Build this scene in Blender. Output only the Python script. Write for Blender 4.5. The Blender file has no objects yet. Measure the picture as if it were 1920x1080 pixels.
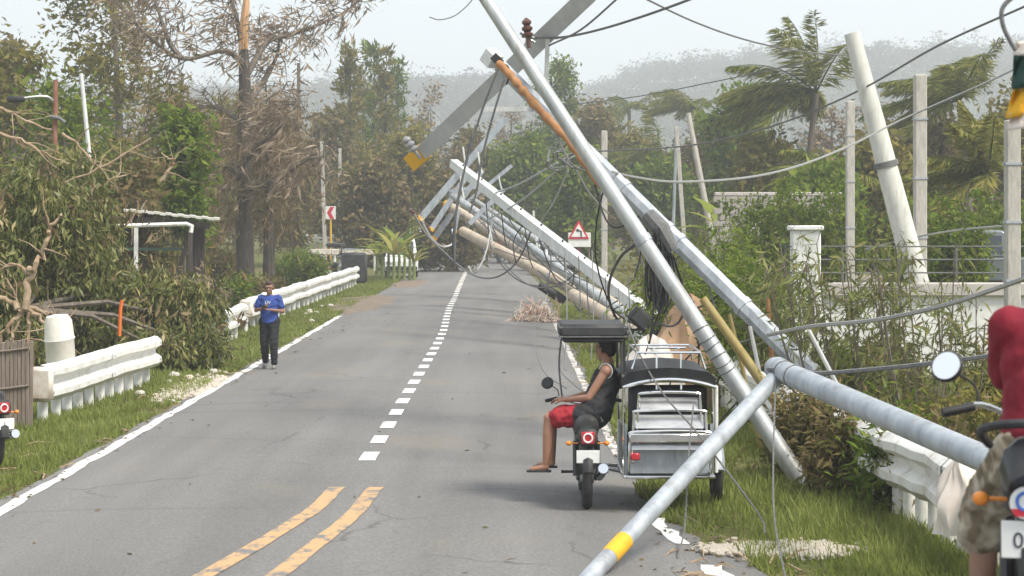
import bpy, bmesh, math, random
import numpy as np
from mathutils import Vector, Matrix, Quaternion
scene = bpy.context.scene
C = scene.collection
R = math.radians
# ------------------------------------------------------------------ camera
FPX, HC, HY = 4000.0, 2.86, 413.0      # focal length in px of the 1920 wide photo, eye height, horizon row
cam_d = bpy.data.cameras.new('camera'); cam = bpy.data.objects.new('camera', cam_d); C.objects.link(cam)
cam.location = (0, 0, HC); cam.rotation_euler = (R(90), 0, 0)
cam_d.sensor_width = 36; cam_d.lens = FPX/1920*36; cam_d.shift_y = -127/1920
cam_d.clip_start = 0.3; cam_d.clip_end = 6000
cam_d.dof.use_dof = True; cam_d.dof.focus_distance = 32; cam_d.dof.aperture_fstop = 6.3
scene.camera = cam
# ------------------------------------------------------------------ sky and sun
SUN_EL, SUN_AZ = 54, 128               # elevation; azimuth clockwise from +Y (the view direction)
w = bpy.data.worlds.new('World'); scene.world = w; w.use_nodes = True
nt = w.node_tree; nt.nodes.clear()
sky = nt.nodes.new('ShaderNodeTexSky'); sky.sky_type = 'NISHITA'; sky.sun_disc = False
sky.sun_elevation = R(SUN_EL); sky.sun_rotation = R(SUN_AZ); sky.air_density = 1.0; sky.dust_density = 2.0; sky.ozone_density = 1.5
mixs = nt.nodes.new('ShaderNodeMix'); mixs.data_type = 'RGBA'; mixs.inputs[0].default_value = 0.72
mixs.inputs[7].default_value = (6.6, 7.05, 7.35, 1)    # thin bright overcast veil in front of the blue
bg = nt.nodes.new('ShaderNodeBackground'); bg.inputs[1].default_value = 0.09
out = nt.nodes.new('ShaderNodeOutputWorld')
nt.links.new(sky.outputs[0], mixs.inputs[6]); nt.links.new(mixs.outputs[2], bg.inputs[0]); nt.links.new(bg.outputs[0], out.inputs[0])
sl = bpy.data.lights.new('sun', 'SUN'); sl.energy = 2.6; sl.angle = R(18); sl.color = (1, .945, .84)
so = bpy.data.objects.new('sun', sl); C.objects.link(so)
sd = Vector((math.sin(R(SUN_AZ))*math.cos(R(SUN_EL)), math.cos(R(SUN_AZ))*math.cos(R(SUN_EL)), math.sin(R(SUN_EL))))
so.rotation_euler = sd.to_track_quat('Z', 'Y').to_euler(); so.location = sd*200 + Vector((0, 60, 0))
vs = scene.view_settings
vs.view_transform = 'Standard'; vs.look = 'None'; vs.gamma = 1; vs.exposure = 1.0
scene.cycles.volume_bounces = 1; scene.cycles.max_bounces = 8; scene.cycles.transparent_max_bounces = 8

# ------------------------------------------------------------------ helpers
rng = np.random.default_rng(11); random.seed(5)
def at(x, y, d): return Vector(((x-960)*d/FPX, d, HC-(y-HY)*d/FPX))
def sm(t): t = max(0.0, min(1.0, t)); return t*t*(3-2*t)
def rise(y): return 1.10*sm((17-y)/8.5)
def gz(x, y):
    z = rise(y)
    if y > 100: z += 0.9*sm((y-100)/25)*sm((-7-x)/2.5)
    return z
def lerp(a, b, t): return a+(b-a)*t
MATS = {}
def mat(name, c1, c2=None, scale=6.0, rough=.7, metal=0.0, bump=0.0, stretch=(1, 1, 1), c3=None, spec=.4, detail=6, coat=0.0, alpha=None, trans=0.0, emit=None, lo=.35, hi=.65, grime=None, gamt=.6):
    if name in MATS: return MATS[name]
    m = bpy.data.materials.new(name); m.use_nodes = True; n = m.node_tree.nodes; l = m.node_tree.links
    b = n['Principled BSDF']; b.inputs['Roughness'].default_value = rough; b.inputs['Metallic'].default_value = metal
    b.inputs['Specular IOR Level'].default_value = spec; b.inputs['Coat Weight'].default_value = coat
    if trans: b.inputs['Transmission Weight'].default_value = trans
    if alpha: b.inputs['Alpha'].default_value = alpha
    b.inputs['Base Color'].default_value = (*c1, 1)
    if emit: b.inputs['Emission Color'].default_value = (*emit[:3], 1); b.inputs['Emission Strength'].default_value = emit[3]
    if c2 is not None or bump:
        tc = n.new('ShaderNodeTexCoord'); mp = n.new('ShaderNodeMapping'); mp.inputs['Scale'].default_value = stretch
        l.new(tc.outputs['Object'], mp.inputs[0])
        nz = n.new('ShaderNodeTexNoise'); nz.inputs['Scale'].default_value = scale; nz.inputs['Detail'].default_value = detail; nz.inputs['Roughness'].default_value = .65
        l.new(mp.outputs[0], nz.inputs['Vector'])
        if c2 is not None:
            cr = n.new('ShaderNodeValToRGB'); cr.color_ramp.elements[0].position = lo; cr.color_ramp.elements[1].position = hi
            cr.color_ramp.elements[0].color = (*c1, 1); cr.color_ramp.elements[1].color = (*c2, 1)
            if c3 is not None:
                e = cr.color_ramp.elements.new(min(hi+.12, .98)); e.color = (*c3, 1)
            l.new(nz.outputs[0], cr.inputs[0]); l.new(cr.outputs[0], b.inputs['Base Color'])
            if grime is not None:
                mp2 = n.new('ShaderNodeMapping'); mp2.inputs['Scale'].default_value = stretch; mp2.inputs['Location'].default_value = (3, 7, 1); l.new(tc.outputs['Object'], mp2.inputs[0])
                g2 = n.new('ShaderNodeTexNoise'); g2.inputs['Scale'].default_value = scale*.8; g2.inputs['Detail'].default_value = 10; g2.inputs['Roughness'].default_value = .75; l.new(mp2.outputs[0], g2.inputs['Vector'])
                gr = n.new('ShaderNodeValToRGB'); gr.color_ramp.elements[0].position = .52; gr.color_ramp.elements[0].color = (0, 0, 0, 1); gr.color_ramp.elements[1].position = .72; gr.color_ramp.elements[1].color = (gamt, gamt, gamt, 1)
                l.new(g2.outputs[0], gr.inputs[0]); gm = n.new('ShaderNodeMix'); gm.data_type = 'RGBA'; gm.inputs[7].default_value = (*grime, 1)
                l.new(gr.outputs[0], gm.inputs[0]); l.new(cr.outputs[0], gm.inputs[6]); l.new(gm.outputs[2], b.inputs['Base Color'])
        if bump:
            bp = n.new('ShaderNodeBump'); bp.inputs['Strength'].default_value = bump; bp.inputs['Distance'].default_value = .02
            l.new(nz.outputs[0], bp.inputs['Height']); l.new(bp.outputs[0], b.inputs['Normal'])
    MATS[name] = m; return m
def leaf_mat(name, cols, transl=.35, rough=.55):
    if name in MATS: return MATS[name]
    m = bpy.data.materials.new(name); m.use_nodes = True; n = m.node_tree.nodes; l = m.node_tree.links
    if rough > .42: b = n.new('ShaderNodeBsdfDiffuse'); n.remove(n['Principled BSDF']); colin = b.inputs['Color']
    else: b = n['Principled BSDF']; b.inputs['Roughness'].default_value = rough; b.inputs['Specular IOR Level'].default_value = .25; colin = b.inputs['Base Color']
    a = n.new('ShaderNodeAttribute'); a.attribute_name = 'rnd'
    cr = n.new('ShaderNodeValToRGB'); els = cr.color_ramp.elements
    for i, c in enumerate(cols):
        p = i/(len(cols)-1)
        e = els[0] if i == 0 else (els[len(els)-1] if i == len(cols)-1 else els.new(p))
        e.position = p; e.color = (*c, 1)
    l.new(a.outputs['Fac'], cr.inputs[0]); l.new(cr.outputs[0], colin)
    t = n.new('ShaderNodeBsdfTranslucent'); l.new(cr.outputs[0], t.inputs[0])
    mx = n.new('ShaderNodeMixShader'); mx.inputs[0].default_value = transl
    l.new(b.outputs[0], mx.inputs[1]); l.new(t.outputs[0], mx.inputs[2]); l.new(mx.outputs[0], n['Material Output'].inputs[0])
    MATS[name] = m; return m

def link(name, me, parent=None):
    o = bpy.data.objects.new(name, me); C.objects.link(o)
    if parent is not None: o.parent = parent
    return o
def thing(name, label, cat, loc=(0, 0, 0), rotz=0.0, group=None):
    o = bpy.data.objects.new(name, None); C.objects.link(o); o.location = loc; o.rotation_euler = (0, 0, rotz); o.empty_display_size = .2
    return tag(o, label, cat, group)
def tag(o, label=None, cat=None, group=None, kind=None):
    if label: o['label'] = label
    if cat: o['category'] = cat
    if group: o['group'] = group
    if kind: o['kind'] = kind
    return o
def copy_tree(o, parent=None):
    c = o.copy(); C.objects.link(c)
    if parent is not None: c.parent = parent
    for ch in list(o.children): copy_tree(ch, c)
    return c
def frame_z(d):
    d = Vector(d).normalized(); a = Vector((0, 0, 1)) if abs(d.z) < .95 else Vector((1, 0, 0))
    x = a.cross(d).normalized(); y = d.cross(x); return x, y, d

class MB:
    """collects shapes; build() links them as one mesh object"""
    def __init__(s): s.v = []; s.f = []; s.m = []; s.cur = 0
    def use(s, i): s.cur = i; return s
    def add(s, vs, fs, M=None):
        o = len(s.v)
        s.v += [tuple(M @ Vector(v)) if M is not None else tuple(v) for v in vs]
        s.f += [[i+o for i in f] for f in fs]; s.m += [s.cur]*len(fs); return s
    def box(s, c, size, M=None, rot=None, bev=0.0):
        x, y, z = [k/2 for k in size]
        if bev > 0:
            b = min(bev, x*.95, y*.95, z*.95); vs = []
            for sx in (-1, 1):
                for sy in (-1, 1):
                    for sz in (-1, 1):
                        vs += [(sx*x, sy*(y-b), sz*(z-b)), (sx*(x-b), sy*y, sz*(z-b)), (sx*(x-b), sy*(y-b), sz*z)]
            bm = bmesh.new(); [bm.verts.new(v) for v in vs]; bmesh.ops.convex_hull(bm, input=bm.verts)
            bmesh.ops.dissolve_limit(bm, angle_limit=.01, verts=bm.verts, edges=bm.edges)
            bm.verts.index_update(); fs = [[v.index for v in f.verts] for f in bm.faces]; vs = [v.co.copy() for v in bm.verts]; bm.free()
        else:
            vs = [(-x, -y, -z), (x, -y, -z), (x, y, -z), (-x, y, -z), (-x, -y, z), (x, -y, z), (x, y, z), (-x, y, z)]
            fs = [(0, 3, 2, 1), (4, 5, 6, 7), (0, 1, 5, 4), (1, 2, 6, 5), (2, 3, 7, 6), (3, 0, 4, 7)]
        T = Matrix.Translation(c)
        if rot is not None: T = T @ (rot.to_4x4() if isinstance(rot, Matrix) else Matrix.Rotation(rot, 4, 'Z'))
        return s.add(vs, fs, M @ T if M is not None else T)
    def tube(s, pts, r, n=8, cap=True, M=None, sq=False):
        pts = [Vector(p) for p in pts]; k = len(pts)
        rr = r if hasattr(r, '__len__') else [r]*k
        vs = []; fs = []
        t0 = (pts[1]-pts[0]).normalized(); x, y, _ = frame_z(t0)
        prev = t0
        for i, p in enumerate(pts):
            t = (pts[min(i+1, k-1)]-pts[max(i-1, 0)])
            t = t.normalized() if t.length > 1e-9 else prev
            q = prev.rotation_difference(t); x = q @ x; y = q @ y; prev = t
            for j in range(n):
                a = 2*math.pi*(j+(.5 if n == 4 else 0))/n
                vs.append(p+(x*math.cos(a)+y*math.sin(a))*rr[i])
        for i in range(k-1):
            for j in range(n):
                a, b = i*n+j, i*n+(j+1) % n; fs.append((a, b, b+n, a+n))
        if cap: fs.append(tuple(range(n-1, -1, -1))); fs.append(tuple(range((k-1)*n, k*n)))
        return s.add(vs, fs, M)
    def cyl(s, p0, p1, r0, r1=None, n=16, M=None, cap=True): return s.tube([p0, p1], [r0, r0 if r1 is None else r1], n, cap, M)
    def lathe(s, prof, M=None, n=20):
        vs = []; fs = []; k = len(prof)
        for r, z in prof:
            for j in range(n): a = 2*math.pi*j/n; vs.append((r*math.cos(a), r*math.sin(a), z))
        for i in range(k-1):
            for j in range(n): a, b = i*n+j, i*n+(j+1) % n; fs.append((a, b, b+n, a+n))
        fs.append(tuple(range(n-1, -1, -1))); fs.append(tuple(range((k-1)*n, k*n)))
        return s.add(vs, fs, M)
    def prism(s, poly, d0, d1, M=None):
        k = len(poly); vs = [(x, d0, z) for x, z in poly]+[(x, d1, z) for x, z in poly]
        fs = [tuple(range(k)), tuple(range(2*k-1, k-1, -1))]+[(i, i+k, (i+1) % k+k, (i+1) % k) for i in range(k)]
        return s.add(vs, fs, M)
    def ball(s, c, r, M=None, n=12, m=8, rot=None):
        r = r if hasattr(r, '__len__') else (r, r, r); vs = [(0, 0, -1)]; fs = []
        for i in range(1, m):
            t = -math.pi/2+math.pi*i/m
            for j in range(n): a = 2*math.pi*j/n; vs.append((math.cos(t)*math.cos(a), math.cos(t)*math.sin(a), math.sin(t)))
        vs.append((0, 0, 1)); L = len(vs)-1
        for j in range(n): fs.append((0, 1+(j+1) % n, 1+j)); fs.append((L, L-n+j, L-n+(j+1) % n))
        for i in range(m-2):
            for j in range(n): a, b = 1+i*n+j, 1+i*n+(j+1) % n; fs.append((a, b, b+n, a+n))
        T = Matrix.Translation(c)
        if rot is not None: T = T @ rot.to_4x4()
        T = T @ Matrix.Diagonal((*r, 1))
        return s.add(vs, fs, M @ T if M is not None else T)
    def torus(s, c, R0, r, axis='X', n=28, m=10, M=None, squash=1.0):
        vs = []; fs = []
        for i in range(n):
            a = 2*math.pi*i/n
            for j in range(m):
                b = 2*math.pi*j/m; q = R0+r*math.cos(b); h = r*math.sin(b)*squash
                u, v = q*math.cos(a), q*math.sin(a)
                vs.append({'X': (h, u, v), 'Y': (u, h, v), 'Z': (u, v, h)}[axis])
        for i in range(n):
            for j in range(m): fs.append((i*m+j, ((i+1) % n)*m+j, ((i+1) % n)*m+(j+1) % m, i*m+(j+1) % m))
        T = Matrix.Translation(c); return s.add(vs, fs, M @ T if M is not None else T)
    def mesh(s, name, mats, smooth=True, inv=None):
        me = bpy.data.meshes.new(name)
        vs = [tuple(inv @ Vector(v)) for v in s.v] if inv is not None else s.v
        me.from_pydata(vs, [], s.f)
        for m in (mats if isinstance(mats, (list, tuple)) else [mats]): me.materials.append(m)
        me.polygons.foreach_set('material_index', s.m)
        bm = bmesh.new(); bm.from_mesh(me); bmesh.ops.recalc_face_normals(bm, faces=bm.faces); bm.to_mesh(me); bm.free()
        if smooth:
            me.polygons.foreach_set('use_smooth', [True]*len(me.polygons))
            me.set_sharp_from_angle(angle=R(38))
        me.update(); return me
    def build(s, name, mats, parent=None, smooth=True, world=False):
        inv = parent.matrix_basis.inverted() if (world and parent is not None and parent.parent is None) else None
        if world and parent is not None and parent.parent is not None: inv = (parent.parent.matrix_basis @ parent.matrix_basis).inverted()
        return link(name, s.mesh(name, mats, smooth, inv), parent)

def spline(pts, n=10):
    pts = [Vector(p) for p in pts]; o = []; P = [2*pts[0]-pts[1]]+pts+[2*pts[-1]-pts[-2]]
    for i in range(1, len(P)-2):
        for k in range(n):
            t = k/n; a, b, c, d = P[i-1], P[i], P[i+1], P[i+2]
            o.append(.5*((2*b)+(c-a)*t+(2*a-5*b+4*c-d)*t*t+(3*b-a-3*c+d)*t**3))
    o.append(pts[-1]); return o
def text_mesh(body, size, name, m, parent, M, ext=.002):
    cu = bpy.data.curves.new('t', 'FONT'); cu.body = body; cu.size = size; cu.align_x = 'CENTER'; cu.align_y = 'CENTER'; cu.extrude = ext
    o = bpy.data.objects.new('t', cu); C.objects.link(o); bpy.context.view_layer.update()
    me = bpy.data.meshes.new_from_object(o.evaluated_get(bpy.context.evaluated_depsgraph_get())); bpy.data.objects.remove(o)
    me.transform(M); me.materials.clear(); me.materials.append(m); me.name = name
    return link(name, me, parent)
def fast_mesh(name, V, F, m, rnd=None, smooth=False):
    """V (n,3) float, F (k,3 or 4) int arrays"""
    me = bpy.data.meshes.new(name); k = F.shape[1]
    me.vertices.add(len(V)); me.vertices.foreach_set('co', V.astype(np.float32).ravel())
    me.loops.add(F.size); me.loops.foreach_set('vertex_index', F.astype(np.int32).ravel())
    me.polygons.add(len(F)); me.polygons.foreach_set('loop_start', np.arange(0, F.size, k, dtype=np.int32))
    me.polygons.foreach_set('loop_total', np.full(len(F), k, dtype=np.int32))
    if rnd is not None:
        a = me.attributes.new('rnd', 'FLOAT', 'FACE'); a.data.foreach_set('value', rnd.astype(np.float32))
    for mm in (m if isinstance(m, list) else [m]): me.materials.append(mm)
    me.update(calc_edges=True); me.validate(); return me
def nrm(a): return a/np.maximum(np.linalg.norm(a, axis=1, keepdims=True), 1e-9)
def leaves(P, D, L, W, fold=.25):
    """one diamond quad per leaf, folded a little along its rib"""
    n = len(P); D = nrm(D); S = nrm(np.cross(D, rng.normal(size=(n, 3)))); N = np.cross(S, D)
    L = L[:, None]; W = W[:, None]
    V = np.stack([P, P+D*L*.45+S*W*.5+N*W*fold, P+D*L-N*L*.12, P+D*L*.45-S*W*.5+N*W*fold], 1).reshape(-1, 3)
    return V, np.arange(n*4).reshape(n, 4)
# ================================================================== setting
def fbm(x, s=0.0):
    return math.sin(x*.7+s)*.5+math.sin(x*1.9+s*2.3)*.3+math.sin(x*4.3+s*1.7)*.2
def ground_material():
    m = bpy.data.materials.new('ground_soil_and_turf'); m.use_nodes = True; n = m.node_tree.nodes; l = m.node_tree.links
    b = n['Principled BSDF']; b.inputs['Roughness'].default_value = .95; b.inputs['Specular IOR Level'].default_value = .1
    tc = n.new('ShaderNodeTexCoord')
    a = n.new('ShaderNodeTexNoise'); a.inputs['Scale'].default_value = .9; a.inputs['Detail'].default_value = 8; l.new(tc.outputs['Object'], a.inputs[0])
    c = n.new('ShaderNodeTexNoise'); c.inputs['Scale'].default_value = 14; c.inputs['Detail'].default_value = 8; l.new(tc.outputs['Object'], c.inputs[0])
    r1 = n.new('ShaderNodeValToRGB'); e = r1.color_ramp.elements
    e[0].position = .36; e[0].color = (.17, .135, .085, 1); e[1].position = .6; e[1].color = (.13, .165, .05, 1)
    r2 = n.new('ShaderNodeValToRGB'); e = r2.color_ramp.elements
    e[0].position = .3; e[0].color = (.45, .42, .38, 1); e[1].position = .75; e[1].color = (1.3, 1.25, 1.1, 1)
    mx = n.new('ShaderNodeMix'); mx.data_type = 'RGBA'; mx.blend_type = 'MULTIPLY'; mx.inputs[0].default_value = 1
    l.new(a.outputs[0], r1.inputs[0]); l.new(c.outputs[0], r2.inputs[0]); l.new(r1.outputs[0], mx.inputs[6]); l.new(r2.outputs[0], mx.inputs[7]); l.new(mx.outputs[2], b.inputs['Base Color'])
    bp = n.new('ShaderNodeBump'); bp.inputs['Strength'].default_value = .8; bp.inputs['Distance'].default_value = .05; l.new(c.outputs[0], bp.inputs['Height']); l.new(bp.outputs[0], b.inputs['Normal'])
    return m
def asphalt_material():
    m = bpy.data.materials.new('worn_asphalt'); m.use_nodes = True; n = m.node_tree.nodes; l = m.node_tree.links
    b = n['Principled BSDF']; b.inputs['Roughness'].default_value = .85; b.inputs['Specular IOR Level'].default_value = .3
    tc = n.new('ShaderNodeTexCoord')
    def noise(sc, st=(1, 1, 1), det=6):
        mp = n.new('ShaderNodeMapping'); mp.inputs['Scale'].default_value = st; l.new(tc.outputs['Object'], mp.inputs[0])
        z = n.new('ShaderNodeTexNoise'); z.inputs['Scale'].default_value = sc; z.inputs['Detail'].default_value = det; l.new(mp.outputs[0], z.inputs['Vector']); return z
    def ramp(src, p0, c0, p1, c1):
        r = n.new('ShaderNodeValToRGB'); e = r.color_ramp.elements; e[0].position = p0; e[0].color = (*c0, 1); e[1].position = p1; e[1].color = (*c1, 1); l.new(src, r.inputs[0]); return r
    def mul(a, bb, f=1.0, bt='MULTIPLY'):
        x = n.new('ShaderNodeMix'); x.data_type = 'RGBA'; x.blend_type = bt; x.inputs[0].default_value = f; l.new(a, x.inputs[6]); l.new(bb, x.inputs[7]); return x.outputs[2]
    big = noise(.22, (1.0, .45, 1)); base = ramp(big.outputs[0], .3, (.152, .146, .140), .7, (.196, .188, .180))
    streak = noise(1.6, (1, .05, 1)); s = ramp(streak.outputs[0], .3, (.86, .86, .86), .7, (1.1, 1.1, 1.1))
    fine = noise(38, (1, 1, 1), 9); f = ramp(fine.outputs[0], .3, (.74, .74, .74), .7, (1.24, 1.24, 1.24))
    seam = noise(.9, (.07, 2.3, 1), 2); sr = ramp(seam.outputs[0], .30, (.86, .855, .85), .36, (1, 1, 1))
    col = mul(mul(mul(base.outputs[0], s.outputs[0]), f.outputs[0]), sr.outputs[0])
    # cracks: voronoi cell borders bent by noise, only in some places
    vo = n.new('ShaderNodeTexVoronoi'); vo.feature = 'DISTANCE_TO_EDGE'; vo.inputs['Scale'].default_value = .38
    wn = noise(2.2); ad = n.new('ShaderNodeVectorMath'); ad.operation = 'ADD'; l.new(tc.outputs['Object'], ad.inputs[0])
    sc = n.new('ShaderNodeVectorMath'); sc.operation = 'SCALE'; sc.inputs['Scale'].default_value = .5; l.new(wn.outputs['Color'], sc.inputs[0]); l.new(sc.outputs[0], ad.inputs[1]); l.new(ad.outputs[0], vo.inputs['Vector'])
    ck = ramp(vo.outputs['Distance'], 0.003, (.62, .61, .60), .010, (1, 1, 1))
    where = ramp(noise(.35).outputs[0], .5, (0, 0, 0), .58, (1, 1, 1))
    x = n.new('ShaderNodeMix'); x.data_type = 'RGBA'; l.new(where.outputs[0], x.inputs[0]); x.inputs[6].default_value = (1, 1, 1, 1); l.new(ck.outputs[0], x.inputs[7])
    col = mul(col, x.outputs[2])
    # dried mud film
    mud = ramp(noise(.5, (1, .5, 1), 8).outputs[0], .56, (0, 0, 0), .72, (.55, .55, .55))
    y = n.new('ShaderNodeMix'); y.data_type = 'RGBA'; l.new(mud.outputs[0], y.inputs[0]); l.new(col, y.inputs[6]); y.inputs[7].default_value = (.22, .185, .145, 1)
    l.new(y.outputs[2], b.inputs['Base Color'])
    bp = n.new('ShaderNodeBump'); bp.inputs['Strength'].default_value = .5; bp.inputs['Distance'].default_value = .01; l.new(fine.outputs[0], bp.inputs['Height']); l.new(bp.outputs[0], b.inputs['Normal'])
    return m
def paint_material(name, col, under=(.16, .155, .15), wear=.42):
    m = bpy.data.materials.new(name); m.use_nodes = True; n = m.node_tree.nodes; l = m.node_tree.links
    b = n['Principled BSDF']; b.inputs['Roughness'].default_value = .7
    tc = n.new('ShaderNodeTexCoord'); mp = n.new('ShaderNodeMapping'); mp.inputs['Scale'].default_value = (1, .6, 1); l.new(tc.outputs['Object'], mp.inputs[0])
    z = n.new('ShaderNodeTexNoise'); z.inputs['Scale'].default_value = 5; z.inputs['Detail'].default_value = 9; z.inputs['Roughness'].default_value = .7; l.new(mp.outputs[0], z.inputs[0])
    r = n.new('ShaderNodeValToRGB'); e = r.color_ramp.elements; e[0].position = wear-.06; e[0].color = (*under, 1); e[1].position = wear+.03; e[1].color = (*col, 1)
    l.new(z.outputs[0], r.inputs[0]); l.new(r.outputs[0], b.inputs['Base Color']); return m
M_white_line = paint_material('white_road_paint', (.74, .73, .70), wear=.37)
M_worn_line = paint_material('worn_white_road_paint', (.62, .57, .52), wear=.5)
M_yellow_line = paint_material('yellow_road_paint', (.50, .31, .15), wear=.47)

# ground sheet
xs = sorted(set([-850, -500, -300, -180, -110, -70, -45, -30, -20, -14, -11, -9.5, -8, -7, -6, -5, -3, -1, 1, 2, 3, 4, 6, 9, 14, 22, 35, 60, 100, 180, 300, 500, 850]))
ys = sorted(set([-60, -20, 0, 4]+[8+.5*i for i in range(20)]+list(range(18, 60, 3))+list(range(60, 170, 4))+[180, 200, 230, 270, 320, 400, 520, 700, 950, 1300, 1650]))
g = MB(); nx = len(xs)
g.v = [(x, y, gz(x, y)-.03) for y in ys for x in xs]
g.f = [(j*nx+i, j*nx+i+1, (j+1)*nx+i+1, (j+1)*nx+i) for j in range(len(ys)-1) for i in range(nx-1)]; g.m = [0]*len(g.f)
ground = g.build('ground', ground_material()); tag(ground, 'brown soil and short turf reaching back to the hills', kind='structure')

def road_c(y):
    c = -1.88
    if y > 70: c -= .75*((y-70)/60)**2
    if y > 160: c -= .03*(y-160)**2
    return c
def road_R(y):
    r = 3.25+.09*fbm(y*1.7, 3)
    if y < 20.5: r += (20.5-y)*.24+.1*fbm(y*5)
    return r
rd = MB(); yy = [-10, 0, 4, 8]+[8.5+.35*i for i in range(60)]+[30+.7*i for i in range(90)]+[94+2*i for i in range(45)]
for i, y in enumerate(yy):
    c = road_c(y); l_, r_ = c-3.36-.05*fbm(y*2.1, 1), c+road_R(y)
    if y > 160: l_ -= (y-160)*.35
    for k in range(7):
        t = k/6; rd.v.append((lerp(l_, r_, t), y, rise(y)+.012-.03*(1 if k in (0, 6) else 0)+.03*math.sin(math.pi*t)))
    if i: rd.f += [((i-1)*7+k, (i-1)*7+k+1, i*7+k+1, i*7+k) for k in range(6)]
rd.m = [0]*len(rd.f)
road = rd.build('road', asphalt_material()); tag(road, 'two lane grey asphalt road bending away to the trees', kind='structure')
def road_z(x, y):
    c = road_c(y); l_, r_ = c-3.36, c+road_R(y); t = min(max((x-l_)/(r_-l_), 0.0), 1.0)
    e = .03*(1-t*6) if t < 1/6 else (.03*(1-(1-t)*6) if t > 5/6 else 0)
    return rise(y)+.012-e+.03*math.sin(math.pi*t)
def sm2(path): return [(p.x, p.y) for p in spline([(x, y, 0) for x, y in path], 6)]
def stripe(name, path, wid, m, jit=.012, step=.5, seed=0.0):
    """painted line along (x,y) points"""
    b = MB(); pts = []
    for (x0, y0), (x1, y1) in zip(path, path[1:]):
        k = max(1, int(math.hypot(x1-x0, y1-y0)/step)); pts += [(lerp(x0, x1, i/k), lerp(y0, y1, i/k)) for i in range(k)]
    pts.append(path[-1])
    for i, (x, y) in enumerate(pts):
        j = jit*fbm(y*3.1, seed)
        for s in (-1, 1):
            px = x+s*wid/2+j+jit*random.uniform(-.5, .5); b.v.append((px, y, road_z(px, y)+.006))
        if i: b.f.append((2*i-2, 2*i-1, 2*i+1, 2*i))
    b.m = [0]*len(b.f); return b.build(name, m, road)
edge = [(-5.05, 12), (-5.03, 20), (-5.08, 40), (-5.12, 55), (-5.17, 64)]
stripe('edge_line', edge, .15, M_white_line, .03, .4)
stripe('edge_line', [(road_c(y)-3.2, y) for y in range(104, 132, 3)], .15, M_worn_line, .02, 1)
stripe('edge_line', [(1.29, 26), (1.26, 40), (1.22, 52), (1.15, 75)], .12, M_worn_line, .012, .35, 2)
stripe('edge_line', [(1.50, 18.9), (1.42, 19.9), (1.40, 20.6)], .16, M_white_line, .05, .25, 5)
stripe('edge_line', [(1.72, 15.8), (1.66, 17.2), (1.60, 17.7)], .2, M_white_line, .06, .25, 7)
y = 25.0; k = 0
while y < 131:
    x = -1.70 if y < 48 else (-1.70-.34*sm((y-48)/25) if y < 73 else lerp(-2.04, -2.62, (y-73)/58))
    x2 = x if y < 48 else x-.01
    if y < 84: stripe('centre_dash', [(x, y), (x2, y+.92)], .19, M_white_line, .008, .46, k)
    y += 1.95; k += 1
stripe('centre_line', [(-2.17, 84), (-2.45, 110), (-2.66, 131)], .2, M_worn_line, .02, 2)
stripe('yellow_line', sm2([(-2.75, 14.2), (-2.40, 17.2), (-2.10, 19.3), (-1.93, 20.8), (-1.84, 22.5)]), .17, M_yellow_line, .012, .3)
stripe('yellow_line', sm2([(-2.20, 14.2), (-1.84, 17.2), (-1.62, 19.3), (-1.50, 20.8), (-1.44, 22.5)]), .17, M_yellow_line, .012, .3, 2)

def patch(name, cx, cy, rx, ry, m, seed, label, zo=.02, n=40, zf=None):
    b = MB(); zf = zf or (lambda x, y: max(gz(x, y), road_z(x, y) if -5.3 < x < 1.45 else -9))
    ring = []
    for j in range(n):
        a = 2*math.pi*j/n; q = 1+.22*fbm(a*3, seed)+.1*math.sin(a*9+seed); ring.append((cx+rx*q*math.cos(a), cy+ry*q*math.sin(a)))
    b.v = [(cx, cy, zf(cx, cy)+zo)]
    for s in (.35, .7, 1):
        for x, y in ring:
            px, py = lerp(cx, x, s), lerp(cy, y, s); b.v.append((px, py, zf(px, py)+(zo if s < 1 else -.05)))
    b.f = [(0, 1+j, 1+(j+1) % n) for j in range(n)]
    for s in range(2): b.f += [(1+s*n+j, 1+(s+1)*n+j, 1+(s+1)*n+(j+1) % n, 1+s*n+(j+1) % n) for j in range(n)]
    b.m = [0]*len(b.f); o = b.build(name, m); tag(o, label, kind='stuff'); return o
M_mud = mat('dried_mud', (.23, .18, .13), (.14, .11, .085), 1.6, .95, bump=.6, c3=(.30, .25, .19))
patch('dirt', -5.2, 74, 1.15, 10, M_mud, 2, 'brown dried mud washed over the road edge beside the white guardrail', .035)
patch('dirt', -4.6, 96, 1.0, 7, M_mud, 4, 'brown dried mud in front of the fallen green branches', .03)
M_gravel = mat('pale_gravel', (.42, .36, .29), (.60, .54, .46), 45, .95, bump=1)
patch('gravel', 2.35, 18.6, .75, .55, M_gravel, 1, 'pale gravel patch in the grass by the broken asphalt edge', .02)
patch('gravel', -5.45, 36.5, .45, 3.4, M_gravel, 6, 'pale gravel and rubble strip under the fallen leafy branches', .02)

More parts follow.
